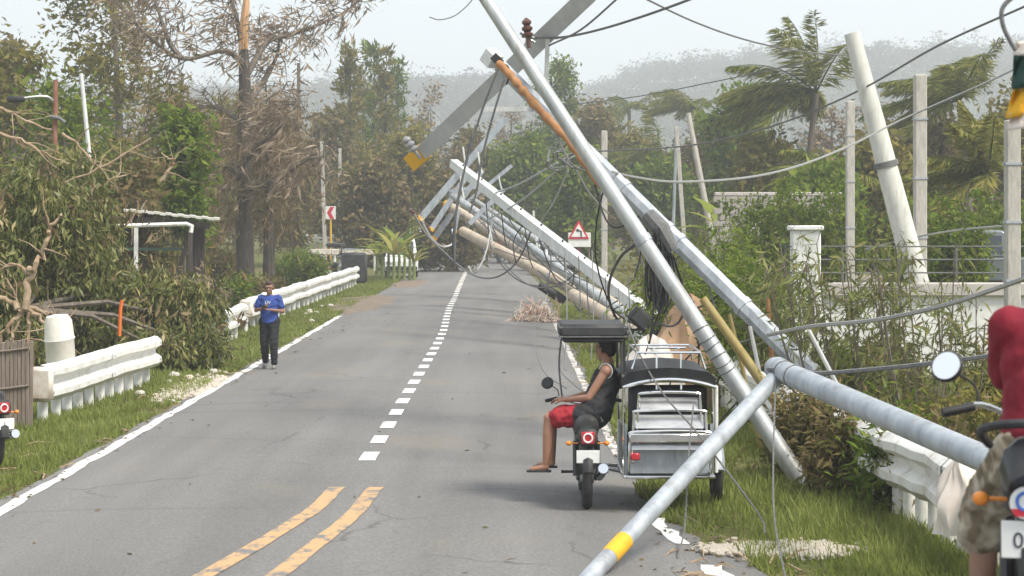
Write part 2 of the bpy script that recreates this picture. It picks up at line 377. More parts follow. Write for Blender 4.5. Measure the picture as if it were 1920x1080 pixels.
# hills with their hazy woods
RIDGE = [(-2600, 150), (-900, 175), (0, 172), (560, 168), (760, 150), (900, 142), (1010, 172), (1100, 165), (1200, 130), (1300, 118), (1400, 104), (1500, 98), (1700, 100), (1920, 92), (2600, 120), (4500, 160)]
def ridge_z(X, D=1100.0):
    px = 960+X*FPX/D
    for (x0, y0), (x1, y1) in zip(RIDGE, RIDGE[1:]):
        if x0 <= px <= x1: return HC+(HY-lerp(y0, y1, (px-x0)/(x1-x0)))*D/FPX
    return 70.0
def hill_z(X, Y):
    e = sm((Y-480)/620) if Y < 1100 else 1-.55*sm((Y-1100)/380)
    fade = sm((830-abs(X))/180)
    return ((ridge_z(X)-9)*e+4*fbm(X*.02+Y*.013, 2)*e*(1 if Y < 1050 else .3))*fade-1.2
hl = MB(); hx = list(range(-840, 841, 28)); hy = [480, 540, 610, 690, 770, 850, 930, 1010, 1060, 1100, 1150, 1250, 1400, 1560]
hl.v = [(x, y, hill_z(x, y)) for y in hy for x in hx]
hl.f = [(j*len(hx)+i, j*len(hx)+i+1, (j+1)*len(hx)+i+1, (j+1)*len(hx)+i) for j in range(len(hy)-1) for i in range(len(hx)-1)]; hl.m = [0]*len(hl.f)
hill = hl.build('hills', mat('hill_scrub', (.10, .10, .06), (.06, .08, .035), .03, .95)); tag(hill, 'long low wooded hills far behind the trees', kind='structure')
M_far = leaf_mat('far_foliage', [(.03, .045, .02), (.09, .09, .05), (.17, .15, .10)])
def scatter_wood(name, label, spots, leaf, per, hgt, wid, m, flat=.55):
    P = []; T_ = []
    for (x, y, z) in spots:
        h = hgt*rng.uniform(.5, 1.2)*(1.5 if rng.uniform() < .08 else 1); ww = wid*rng.uniform(.5, 1.2)
        q = np.clip(rng.normal(size=(per, 3)), -1.35, 1.35)*[ww*.45, ww*.45, h*.22]; q[:, 2] += h*.68
        P.append(q+[x, y, z]); T_.append(np.full(per, rng.uniform(-.1, 1.1)))
    P = np.concatenate(P); n = len(P)
    D = rng.normal(size=(n, 3))*[1, 1, flat]
    V, F = leaves(P, D, leaf*rng.uniform(.5, 1.4, n), leaf*.75*rng.uniform(.5, 1.3, n))
    o = link(name, fast_mesh(name, V, F, m, np.clip(.7*np.concatenate(T_)+.3*rng.uniform(0, 1, n), 0, 1))); tag(o, label, kind='stuff'); return o
sp = []
for _ in range(5200):
    x = rng.uniform(-420, 420); y = 500+620*rng.uniform(0, 1)**.8; sp.append((x, y, hill_z(x, y)))
for _ in range(420):
    x = rng.uniform(-400, 400); y = rng.uniform(1070, 1110); sp.append((x, y, hill_z(x, y)+1))
scatter_wood('hill_woods', 'far wood covering the hazy hills', sp, 1.35, 66, 10, 7.5, M_far)
sp = []
for _ in range(620):
    y = rng.uniform(235, 470); x = rng.uniform(-.27, .29)*y; sp.append((x, y, -.5))
scatter_wood('distant_woods', 'dense wood closing the view behind the roadside trees', sp, .85, 165, 12, 7.5, leaf_mat('distant_foliage', [(.03, .045, .02), (.06, .075, .03), (.10, .095, .06)]))

# air
hb = MB().box((0, 780, 66), (1760, 1780, 138))
hz = bpy.data.materials.new('haze_air'); hz.use_nodes = True; n = hz.node_tree.nodes; n.remove(n['Principled BSDF'])
pv = n.new('ShaderNodeVolumePrincipled'); pv.inputs['Color'].default_value = (.93, .96, 1, 1); pv.inputs['Density'].default_value = .00098; pv.inputs['Anisotropy'].default_value = .2
hz.node_tree.links.new(pv.outputs[0], n['Material Output'].inputs['Volume'])
haze = hb.build('haze', hz, None, False); tag(haze, 'pale daylight haze in front of the hills', kind='stuff')

def rubble(label, cx, cy, rx, ry, n, size, m, seed):
    r = np.random.default_rng(seed); b = MB()
    for _ in range(n):
        a = r.uniform(0, 6.28); q = math.sqrt(r.uniform(0, 1)); x, y = cx+rx*q*math.cos(a), cy+ry*q*math.sin(a); s = size*r.uniform(.4, 1.4)
        b.box((x, y, gz(x, y)-.01+s*.25), (s, s*r.uniform(.6, 1), s*.6), rot=Matrix.Rotation(r.uniform(0, 3), 3, 'Z') @ Matrix.Rotation(r.uniform(-.4, .4), 3, 'X'), bev=s*.18)
    o = b.build('gravel', m); tag(o, label, kind='stuff')
rubble('loose pale stones scattered on the gravel patch by the broken asphalt edge', 2.35, 18.6, .8, .55, 260, .045, M_gravel, 1)
rubble('loose pale rubble under the fallen leafy branches', -5.5, 36.8, .4, 3.6, 200, .07, M_gravel, 2)

MB().box((11.2, 60, .2), (12.6, 41.7, 1.4)).build('yard', mat('yard_earth', (.26, .22, .17), (.18, .16, .11), 1.5, .95, bump=.4), None, False)
tag(bpy.data.objects['yard'], 'raised earth yard behind the white wall', kind='structure')
# ================================================================== plants
M_bark = mat('grey_bark', (.10, .08, .06), (.19, .16, .13), 4, .95, bump=.8, stretch=(3, 3, .5))
M_bark_d = mat('dark_bark', (.045, .037, .03), (.11, .09, .075), 5, .95, bump=.8, stretch=(3, 3, .5))
M_twig = mat('pale_broken_wood', (.30, .20, .12), (.42, .32, .22), 5, .9, stretch=(2, 2, .6))
M_split = mat('fresh_split_wood', (.52, .26, .10), (.62, .40, .22), 5, .8, stretch=(4, 4, .4))
L_olive = leaf_mat('olive_leaves', [(0.104, 0.096, 0.027), (0.209, 0.192, 0.048), (0.333, 0.261, 0.083)])
L_green = leaf_mat('green_leaves', [(0.061, 0.104, 0.017), (0.146, 0.209, 0.035), (0.271, 0.296, 0.056)])
L_brown = leaf_mat('brown_leaves', [(0.122, 0.084, 0.046), (0.212, 0.160, 0.085), (0.325, 0.244, 0.145)], .25)
L_dead = leaf_mat('withered_grey_leaves', [(0.179, 0.137, 0.092), (0.277, 0.213, 0.151), (0.390, 0.305, 0.224)], .2)
L_mango = leaf_mat('dark_glossy_leaves', [(0.046, 0.061, 0.019), (0.098, 0.122, 0.029), (0.156, 0.171, 0.047), (0.260, 0.244, 0.084), (0.390, 0.305, 0.147)], .22, .38)
L_mixed = leaf_mat('storm_stripped_leaves', [(0.081, 0.099, 0.026), (0.163, 0.152, 0.053), (0.220, 0.160, 0.079), (0.277, 0.206, 0.118)], .3)
L_palm = leaf_mat('palm_leaves', [(0.073, 0.104, 0.024), (0.166, 0.182, 0.041), (0.312, 0.278, 0.083)], .35, .45)
L_palm_y = leaf_mat('yellow_palm_leaves', [(0.146, 0.168, 0.039), (0.260, 0.260, 0.065), (0.423, 0.351, 0.118)], .35, .45)
WIND = Vector((-.55, .1, .12))

def skeleton(r, H, spread, n_limbs=9, start=.35, lean=(0, 0), rad=.25, subs=5, up=.5, top=1.0, wig=.04):
    tubes = []; tips = []; k = 9
    ph = r.uniform(0, 6)
    tr = [Vector((lean[0]*t*t+wig*H*math.sin(3*t+ph)*t*.5, lean[1]*t*t+wig*H*math.cos(2.6*t+ph)*t*.5, H*t)) for t in [i/(k-1) for i in range(k)]]
    tubes.append((tr, [rad*(1-.78*i/(k-1)) for i in range(k)]))
    for j in range(n_limbs):
        t = start+(top-start)*(j+.5)/n_limbs; i = min(int(t*(k-1)), k-2); p = tr[i].lerp(tr[i+1], t*(k-1)-i)
        az = j*2.4+r.uniform(-.5, .5); el = lerp(.15, up*1.6, t)+r.uniform(-.2, .2)
        d = Vector((math.cos(az)*math.cos(el), math.sin(az)*math.cos(el), math.sin(el)))
        L = spread*r.uniform(.6, 1.1)*(1.05-.45*abs(t-.62)/.4)
        pts = [p]; dd = d.copy()
        for s in range(5):
            dd = (dd+Vector(r.normal(size=3)*.18)+WIND*.12+Vector((0, 0, .05))).normalized(); pts.append(pts[-1]+dd*L/5)
        r0 = rad*.42*(1.15-t)
        tubes.append((pts, [max(r0*(1-.8*q/5), .012) for q in range(6)]))
        for s in range(subs):
            q = r.uniform(.3, 1.0)*4.99; ii = int(q); bp = pts[ii].lerp(pts[ii+1], q-ii)
            sd_ = (pts[ii+1]-pts[ii]).normalized(); sd_ = (sd_+Vector(r.normal(size=3))*.75+WIND*.25).normalized(); l2 = L*r.uniform(.25, .5)
            mid = bp+sd_*l2*.5+Vector(r.normal(size=3))*l2*.07; end = bp+sd_*l2+Vector((0, 0, -l2*.1))
            tubes.append(([bp, mid, end], [max(r0*.35, .012), max(r0*.22, .009), .006]))
            tips += [(bp.lerp(mid, .6), sd_), (mid, sd_), (mid.lerp(end, .5), sd_), (end, sd_)]
        tips += [(pts[-1], dd), (pts[-2], dd)]
    return tubes, tips
def tip_leaves(r, tips, per, sig, L, W, droop=.3, wind=.3):
    T = np.array([list(p) for p, d in tips]); D = np.array([list(d) for p, d in tips])
    keep = r.uniform(0, 1, len(T)) > .12; T = T[keep]; D = D[keep]
    clump = np.repeat(r.uniform(0, 1, len(T)), per)
    P = np.repeat(T, per, 0)+np.clip(r.normal(size=(len(T)*per, 3)), -1.9, 1.9)*sig*np.repeat(r.uniform(.5, 1.4, len(T)), per)[:, None]
    n = len(P); DD = np.repeat(D, per, 0)*.5+r.normal(size=(n, 3))*.7+np.array([-wind, 0, -droop])
    q_ = r.uniform(.35, 1.5, n)**1.2; V, F = leaves(P, DD, L*q_, W*q_*r.uniform(.7, 1.2, n))
    return V, F, np.clip(.55*clump+.45*r.uniform(0, 1, n)+r.normal(0, .08, n), 0, 1)
def tree(name, label, loc, H, spread, leafm, bark=None, seed=1, per=14, sig=.45, L=.4, W=.22, group=None, droop=.3, wind=.3, n_limbs=10, subs=5, start=.3, lean=(0, 0), rad=None, up=.5, cat='tree', wig=.04, parts=()):
    r = np.random.default_rng(seed); rad = rad or H*.022
    root = thing(name, label, cat, loc, 0, group)
    tubes, tips = skeleton(r, H, spread, n_limbs, start, lean, rad, subs, up, 1.0, wig)
    b = MB(); b.tube([tubes[0][0][0]-Vector((0, 0, .3))]+tubes[0][0], [tubes[0][1][0]*1.25]+tubes[0][1], 9); b.build('trunk', bark or M_bark, root)
    b = MB()
    for p, q in tubes[1:]: b.tube(p, q, 5, False)
    tag(b.build('limbs', bark or M_bark, root), kind='stuff')
    V, F, rn = tip_leaves(r, tips, per, sig, L, W, droop, wind)
    link('crown', fast_mesh('crown', V, F, leafm, rn), root)
    return root
def tree_at(px, d, topy, wpx, name, label, leafm, seed, **kw):
    X = (px-960)*d/FPX; Z0 = gz(X, d); H = HC+(HY-topy)*d/FPX-Z0; sp = wpx*d/FPX*.5
    kw.setdefault('H', H*.93); return tree(name, label, (X, d, Z0), spread=sp*.95, leafm=leafm, seed=seed, **{k: v for k, v in kw.items() if k != 'H'}, H=kw['H'])
far = dict(per=16, sig=.55, L=.55, W=.32)
tree_at(30, 82, 75, 190, 'olive_tree', 'ragged olive green tree rising behind the rusty street lamp pole', L_olive, 1, per=22, sig=.42, L=.25, W=.12)
tree_at(225, 96, -70, 270, 'tall_leafy_tree', 'tallest leafy olive tree behind the leaning white pole', L_olive, 2, per=26, sig=.5, L=.27, W=.13, n_limbs=13)
tree_at(120, 64, 165, 210, 'leafy_tree', 'mid green leafy tree behind the fallen branches and picket panel', L_green, 3, per=20, sig=.45, L=.22, W=.10, start=.15)
tree_at(330, 72, 150, 230, 'stripped_tree', 'brown and green storm stripped tree above the small shed roof', L_mixed, 4, per=13, sig=.45, L=.34, W=.07, droop=.8, start=.12, n_limbs=13)
tree_at(345, 60, 215, 70, 'regrowth_sapling', 'bright green sapling standing in front of the stripped trees', L_green, 41, per=22, sig=.28, L=.24, W=.11, start=.45, rad=.05)
tree_at(400, 88, 235, 190, 'stripped_tree', 'low brown stripped tree between the shed and the two dark trunks', L_brown, 5, per=13, sig=.5, L=.42, W=.07, droop=.8, start=.1, n_limbs=13)
tree_at(548, 112, 200, 80, 'stripped_tree', 'brown green stripped tree behind the thin concrete posts by the chevron sign', L_mixed, 6, per=13, sig=.5, L=.45, W=.12, droop=.6, start=.1)
tree_at(505, 80, 190, 150, 'casuarina_tree', 'feathery brown tree with the narrower dark trunk beside the guardrail', L_brown, 7, bark=M_bark_d, per=14, sig=.42, L=.45, W=.03, droop=1.2, start=.32, n_limbs=14, rad=.27, wig=.01)
tree_at(260, 58, 330, 180, 'shrubby_tree', 'low brown green thicket tree behind the shed', L_mixed, 8, per=18, sig=.35, L=.28, W=.08, start=.08, rad=.07, droop=.5)
# the tall broken tree
def broken_tree():
    d = 79.0; X = (460-960)*d/FPX; root = thing('broken_tree', 'tall storm broken tree with thick dark trunk and orange split top', 'tree', (X, d, 0))
    r = np.random.default_rng(77)
    P = lambda x, y, dd=0: at(x, y, d+dd)-Vector((X, d, 0))
    MB().tube([P(462, 575), P(461, 540), P(459, 470), P(457, 380), P(458, 280), P(460, 190), P(458, 120), P(456, 92)], [.42, .36, .33, .31, .28, .24, .2, .18], 12).build('trunk', M_bark_d, root)
    MB().tube([P(456, 93), P(457, 50), P(461, 10), P(464, -30), P(466, -60)], [.19, .17, .14, .08, .01], 7).build('split_top', M_split, root)
    limbs = [[P(458, 120), P(420, 95, -1), P(340, 110, -2), P(270, 60, -3), P(225, 10, -3)], [P(458, 150), P(500, 80, 1), P(545, 65, 2), P(600, 45, 2), P(650, 20, 3), P(690, -15, 3)],
             [P(456, 95), P(445, 40), P(432, -10), P(425, -60)], [P(340, 110, -2), P(318, 80, -2), P(300, 30, -2), P(285, -20, -2)], [P(459, 230), P(400, 200, 2), P(340, 215, 3), P(300, 240, 3)],
             [P(458, 300), P(500, 260, -2), P(545, 215, -3), P(560, 180, -3)], [P(457, 330), P(415, 310, -2), P(380, 330, -2)], [P(459, 200), P(497, 150, 2), P(520, 100, 2), P(523, 60, 2)],
             [P(458, 360), P(520, 335, -2), P(575, 300, -3), P(612, 292, -3)], [P(457, 260), P(480, 225, 3), P(520, 225, 4), P(555, 245, 4)]]
    b = MB(); tips = []
    for i, pl in enumerate(limbs):
        q = spline(pl, 6); b.tube(q, [max(.13*(1-.85*k/len(q)), .02) for k in range(len(q))], 6)
        for k in range(4, len(q)):
            for _ in range(2):
                dd = Vector(r.normal(size=3)); dd += WIND; dd.normalize(); e = q[k]+dd*r.uniform(.5, 1.5)
                b.tube([q[k], q[k].lerp(e, .5)+Vector(r.normal(size=3))*.1, e], [.03, .02, .008], 4, False); tips += [(q[k].lerp(e, .6), dd), (e, dd)]
    tag(b.build('limbs', M_bark, root), kind='stuff')
    V, F, rn = tip_leaves(r, tips, 10, .28, .42, .06, .5, .6); link('crown', fast_mesh('crown', V, F, L_dead, rn), root)
    # hanging stripped foliage lower down
    low = [(Vector((r.normal()*1.3, r.normal()*1.2, r.uniform(3.3, 7.2))), Vector((0, 0, -1))) for _ in range(190)]
    V, F, rn = tip_leaves(r, low, 13, .36, .50, .03, 1.2, .3); link('hanging_foliage', fast_mesh('hanging_foliage', V, F, L_brown, rn), root)
broken_tree()

# spindly conifers, mid distance
def spire_tree(px, d, topy, wpx, seed, label):
    X = (px-960)*d/FPX; H = HC+(HY-topy)*d/FPX; r = np.random.default_rng(seed); root = thing('spindly_conifer', label, 'tree', (X, d, gz(X, d)), 0, 'spindly conifers behind the road')
    MB().tube([(0, 0, -.3), (0, 0, H*.5), (.1, 0, H)], [.2, .13, .02], 7).build('trunk', M_bark_d, root); tips = []; b = MB(); w = wpx*d/FPX*.5
    for k in range(46):
        t = r.uniform(.12, 1); a = r.uniform(0, 6.28); L = w*(1.1-t)*r.uniform(.5, 1.2)+.25; p = Vector((0, 0, H*t)); e = p+Vector((math.cos(a)*L, math.sin(a)*L, L*.75)); b.tube([p, e], [.035, .01], 4, False)
        tips += [(p.lerp(e, q), (e-p).normalized()) for q in (.3, .6, .85, 1)]
    tag(b.build('limbs', M_bark_d, root), kind='stuff'); V, F, rn = tip_leaves(r, tips, 12, .2, .5, .14, -.5, 0); link('crown', fast_mesh('crown', V, F, L_green if seed % 2 else L_olive, rn), root)
for i, (x, d, ty, wd) in enumerate([(655, 150, 122, 60), (700, 165, 108, 50), (722, 158, 125, 40), (745, 172, 140, 45), (680, 180, 150, 50), (1150, 210, 185, 40)]):
    spire_tree(x, d, ty, wd, 100+i, 'thin spiky dark conifer standing behind the concrete posts and metal roofs' if i < 5 else 'thin spiky conifer behind the thick leaning steel pole')

mid = [(620, 140, 250, 150, L_mixed, 'brown green bushy tree above the far white railing'), (800, 165, 190, 150, L_dead, 'bare grey wind stripped tree behind the yellow capped cross arm'), (770, 135, 270, 170, L_olive, 'dark olive tree behind the tin roofs'),
       (880, 150, 265, 150, L_mixed, 'brown dark tree behind the square fallen pole'), (960, 190, 200, 130, L_dead, 'grey stripped tree seen through the crossed poles'), (1045, 175, 115, 120, L_green, 'tall full green tree standing up behind the crossed poles'),
       (985, 140, 270, 140, L_green, 'green tree low behind the tangled wires'), (1120, 160, 205, 130, L_mixed, 'brown tinged tree right of the rusty conduit'), (1090, 120, 300, 120, L_green, 'green bushy tree behind the red triangle sign'),
       (1200, 150, 260, 140, L_olive, 'olive tree behind the upright concrete post'), (1240, 125, 330, 120, L_green, 'low green tree behind the leaning octagonal pole'), (1390, 118, 180, 150, L_green, 'round green tree left of the tall coconut palm'),
       (1330, 135, 260, 120, L_mixed, 'brown green tree behind the pair of leaning posts'), (1440, 100, 290, 140, L_olive, 'dark olive tree above the grey block wall'), (1560, 120, 210, 140, L_dead, 'bare grey tree behind the leaning round post'),
       (1660, 105, 215, 150, L_dead, 'bare purple grey tree between two square concrete posts'), (1640, 85, 300, 170, L_olive, 'dark olive tree low behind the leaning round post'), (1760, 95, 240, 150, L_mixed, 'brown tangled tree behind the tall square concrete post'),
       (1900, 100, 190, 150, L_olive, 'olive tree at the fence beyond the parked pickup'), (1540, 78, 360, 130, L_green, 'small green tree over the block wall'), (700, 120, 340, 140, L_mixed, 'low brown scrub tree behind the white railing'), (850, 118, 345, 120, L_mixed, 'low brown scrub tree behind the parked motorcycles'),
       (500, 130, 240, 160, L_mixed, 'hazy brown green tree seen between the dark trunks and posts'), (10, 110, 110, 220, L_mixed, 'hazy brown green tree far behind the picket panel'), (440, 140, 215, 180, L_olive, 'hazy olive tree behind the broken tree')]
for i, (x, d, ty, wd, lm, lab) in enumerate(mid):
    bare = lm is L_dead
    tree_at(x, d, ty, wd, 'bare_tree' if bare else 'roadside_tree', lab, lm, 200+i, per=6 if bare else 34, sig=.35 if bare else .5, L=.32, W=.12 if bare else .17, n_limbs=12, subs=6, start=.12 if not bare else .3, group='trees closing off the view')

# palms
def palm(px, cy, d, L, label, lm, seed, n=17, lean=0.0, stiff=.35, name='coconut_palm'):
    c = at(px, cy, d); bx = c.x+lean; root = thing(name, label, 'palm tree', (bx, d, gz(bx, d))); r = np.random.default_rng(seed); top = c-Vector((bx, d, gz(bx, d)))
    MB().tube([(0, 0, -.3), (top.x*.2, 0, top.z*.4), (top.x*.6, 0, top.z*.75), top], [.24, .17, .14, .16], 9).build('trunk', M_bark, root)
    for k in range(n):
        a = k*2.4+r.uniform(-.3, .3); el = r.uniform(-.2, .95); dd = Vector((math.cos(a)*math.cos(el), math.sin(a)*math.cos(el), math.sin(el)))
        dd = (dd+WIND*1.25).normalized(); pts = [top.copy()]; l2 = L*r.uniform(.85, 1.2)
        for s in range(9): dd = (dd+WIND*.05+Vector((0, 0, -stiff*.3))).normalized(); pts.append(pts[-1]+dd*l2/9)
        b = MB(); b.tube(pts, [.045*(1-.85*s/9)+.004 for s in range(10)], 4, False)
        P = []; D = []; LL = []
        for s in range(84):
            q = .10+.89*s/84; f = q*9; i = min(int(f), 8); p = pts[i].lerp(pts[i+1], f-i); t = (pts[i+1]-pts[i]).normalized()
            x, y_, _ = frame_z(t)
            for sg in (-1, 1):
                v = (x*sg*.65+t*.6+Vector((0, 0, -.55))+Vector(r.normal(size=3))*.14+WIND*.55).normalized(); P.append(list(p)); D.append(list(v)); LL.append(l2*.30*math.sin(math.pi*(.12+.8*q))*r.uniform(.8, 1.1))
        V, F = leaves(np.array(P), np.array(D), np.array(LL), np.full(len(P), .085), .15)
        o = link('frond', fast_mesh('frond', V, F, lm, np.clip(r.uniform(0, .75, len(P))+r.uniform(0, .25), 0, 1)), root)
        link('midrib', b.mesh('midrib', lm), o)
palm(1530, 175, 100, 4.6, 'tall wind combed coconut palm behind the leaning round post', L_palm, 1, 18, -.6)
palm(1180, 205, 205, 4.2, 'small hazy palm on the skyline right of the rusty conduit', L_palm, 2, 12)
palm(1305, 205, 170, 4.2, 'hazy palm behind the pair of leaning concrete posts', L_palm, 3, 13)
palm(1800, 190, 92, 3.8, 'dark green coconut palm beyond the parked pickup', L_palm, 4, 17, .5)
palm(1850, 330, 66, 2.6, 'low yellowish palm with brown flower stalk over the fence', L_palm_y, 5, 19, .2, .4)
palm(1560, 330, 84, 3.0, 'dark low palm behind the thin square post', L_palm, 6, 13, .3, .4)
palm(1240, 300, 140, 3.6, 'green palm low behind the leaning octagonal pole', L_palm, 7, 14)

def banana(px, gy, d, h, label, seed, n=7, lm=None, name='banana_plant', group=None, spread=.8, w=.16):
    c = at(px, gy, d); c.z = gz(c.x, d); root = thing(name, label, 'plant', c, 0, group); r = np.random.default_rng(seed)
    MB().tube([(0, 0, -.1), (.02, 0, h*.3), (0, 0, h*.5)], [.09, .07, .05], 8).build('stem', mat('green_stem', (.20, .24, .07), (.12, .16, .04), 6, .6), root)
    for k in range(n):
        a = k*2.4+r.uniform(-.4, .4); el = r.uniform(.7, 1.3); dd = Vector((math.cos(a)*math.cos(el), math.sin(a)*math.cos(el), math.sin(el))); p = Vector((0, 0, h*.42)); l2 = h*r.uniform(.45, .75)*spread/.8
        b = MB(); S = dd.cross(Vector((0, 0, 1))).normalized(); m_ = 9
        for s in range(m_):
            ww = w*h*.5*math.sin(math.pi*(.06+.9*s/(m_-1)))*r.uniform(.75, 1.1); dp = Vector((0, 0, -.25*ww))
            b.v += [p-S*ww+dp, p, p+S*ww+dp]; dd = (dd+Vector((0, 0, -.16))+WIND*.05).normalized(); p = p+dd*l2/(m_-1)
            if s: o = 3*s; b.f += [(o-3, o-2, o+1, o), (o-2, o-1, o+2, o+1)]
        b.m = [0]*len(b.f); me = b.mesh('leaf', lm or L_green); at_ = me.attributes.new('rnd', 'FLOAT', 'FACE'); at_.data.foreach_set('value', [float(r.uniform(.4, 1))]*len(me.polygons)); link('leaf', me, root)
banana(1368, 420, 88, 4.6, 'bright green banana plant above the block wall corner', 1)
for i, (x, gy, d, h) in enumerate([(716, 525, 101, 3.0), (738, 528, 99, 2.9), (758, 520, 103, 3.0), (728, 520, 104, 3.3), (748, 520, 104, 3.2), (706, 520, 103, 2.6), (768, 520, 101, 2.4), (776, 520, 100, 2.0)]):
    banana(x, gy, d, h, 'upright green cut branches with yellow stalks by the white van', 20+i, 9, L_palm_y if i % 2 else L_green, 'cut_branch', 'green branches standing at the road edge', .75, .1)

# shrubs along the right roadside
def shrub(px, d, h, label, lm, seed, stems=9, per=9, L=.16, W=.03, sig=.1, spread=.5, droop=.5, group=None, px_is_x=False, z=None):
    X = px if px_is_x else (px-960)*d/FPX; r = np.random.default_rng(seed); root = thing('shrub', label, 'shrub', (X, d, gz(X, d) if z is None else z), 0, group); b = MB(); tips = []
    for k in range(stems):
        a = r.uniform(0, 6.28); q = r.uniform(.1, 1)*spread*h; hh = h*r.uniform(.6, 1.05); p0 = Vector((math.cos(a)*.12, math.sin(a)*.12, -.05)); e = Vector((math.cos(a)*q-.1*hh, math.sin(a)*q, hh)); m_ = p0.lerp(e, .5)+Vector((math.cos(a), math.sin(a), 0))*q*.15
        pl = spline([p0, m_, e], 5); b.tube(pl, [.016*(1-.7*i/10)+.003 for i in range(len(pl))], 4, False)
        for s in range(3, len(pl)):
            for _ in range(2):
                dd = (Vector(r.normal(size=3))+Vector((0, 0, .4))).normalized(); e2 = pl[s]+dd*r.uniform(.12, .4); b.tube([pl[s], e2], [.006, .003], 3, False); tips += [(pl[s].lerp(e2, .6), dd), (e2, dd)]
    tag(b.build('stems', M_bark, root), kind='stuff'); V, F, rn = tip_leaves(r, tips, per, sig, L, W, droop, .2); link('foliage', fast_mesh('foliage', V, F, lm, rn), root)
G_SH = 'battered shrubs along the right roadside'
L_bamboo = leaf_mat('yellow_green_long_leaves', [(.09, .115, .035), (.16, .185, .06), (.25, .25, .10), (.19, .14, .08)], .35, .5)
for i, (x, d, h, lm, lab) in enumerate([
    (1290, 34, 1.9, L_green, 'feathery green shrub behind the octagonal pole'), (1350, 36, 2.3, L_green, 'tall feathery green shrub left of the white gate pillar'), (1410, 33, 2.1, L_green, 'fresh green shrub in front of the white gate pillar'),
    (1400, 44, 2.6, L_green, 'green shrub below the grey block wall'), (1320, 46, 2.5, L_green, 'green shrub beside the upright concrete post'), (1250, 52, 2.3, L_olive, 'olive shrub behind the hanging black cables'),
    (1490, 30, 2.4, L_bamboo, 'yellow green long leaved shrub before the white gate pillar'), (1560, 27, 2.55, L_bamboo, 'long leaved yellow green shrub on bare stems before the white wall'), (1640, 26.5, 2.4, L_bamboo, 'sparse long leaved shrub on upright stems against the white wall'),
    (1720, 25.5, 2.45, L_bamboo, 'tall sparse shrub with drooping yellow leaves against the white wall'), (1790, 27, 1.9, L_bamboo, 'shorter yellow green shrub against the white wall by the square post'), (1520, 24, .8, L_mixed, 'brown grassy shrub beside the fallen pole elbow'),
    (1620, 22.5, .7, L_mixed, 'brown grassy shrub above the fallen grey pipe'), (1700, 21.5, .7, L_green, 'low green shrub behind the mirror'), (1780, 21, .7, L_mixed, 'low brown shrub behind the handlebar'), (1850, 22, .9, L_olive, 'low olive shrub behind the red shirt'),
    (1580, 31, .9, L_green, 'green shrub under the white wall'), (1680, 31, .9, L_mixed, 'brown shrub under the white wall'), (1425, 31, 1.9, L_green, 'fresh green shrub beside the bamboo pole'), (1890, 29, 1.0, L_olive, 'olive shrub at the foot of the near square concrete post')]):
    bam = lm is L_bamboo
    shrub(x, d, h, lab, lm, 300+i, 9 if bam else 14, 4 if bam else 9, .17 if bam else .12, .026 if bam else .032, .07 if bam else .13, .35 if bam else .45, .9 if bam else .3, G_SH)
for i, (x, d, h, lab) in enumerate([(1470, 62, 3.3, 'clipped dark green bush in front of the block wall'), (1770, 52, 3.2, 'round bright green bush beside the tall square post'), (1870, 56, 3.0, 'round green bush beyond the near square post'), (1555, 60, 3.6, 'dark bush behind the thin square post')]):
    shrub(x, d, h, lab, L_green, 340+i, 26, 16, .14, .07, .16, .42, 0, 'green garden bushes behind the wall')
# left verge weeds and brush
for i, (X, d, h, lm, lab) in enumerate([(-8.2, 62, .8, L_green, 'green weeds behind the broken rail end'), (-8.0, 70, .6, L_mixed, 'brown weeds at the foot of the dark trunks'), (-9.3, 74, .6, L_green, 'green brush between the dark trunks'), (-7.9, 84, 1.3, L_green, 'green weeds behind the long white guardrail'), (-9.6, 92, 1.2, L_green, 'bright green brush by the dark parked tricycle'),
                                       (-9.2, 100, .9, L_olive, 'olive brush below the far white railing'), (-7.9, 55, 1.0, L_dead, 'withered pale brush at the rail gap'), (-10.4, 66, 2.2, L_olive, 'olive brush beside the shed'), (-11.6, 86, 1.6, L_mixed, 'tall brown green brush below the far white railing'), (-4.75, 120, 1.9, L_green, 'green roadside bush beyond the white van'), (-10.6, 108, .9, L_green, 'green brush under the chevron sign')]):
    shrub(X, d, h, lab, lm, 360+i, 16, 10, .17, .05, .16, .55, .2, 'brush along the left verge', True)

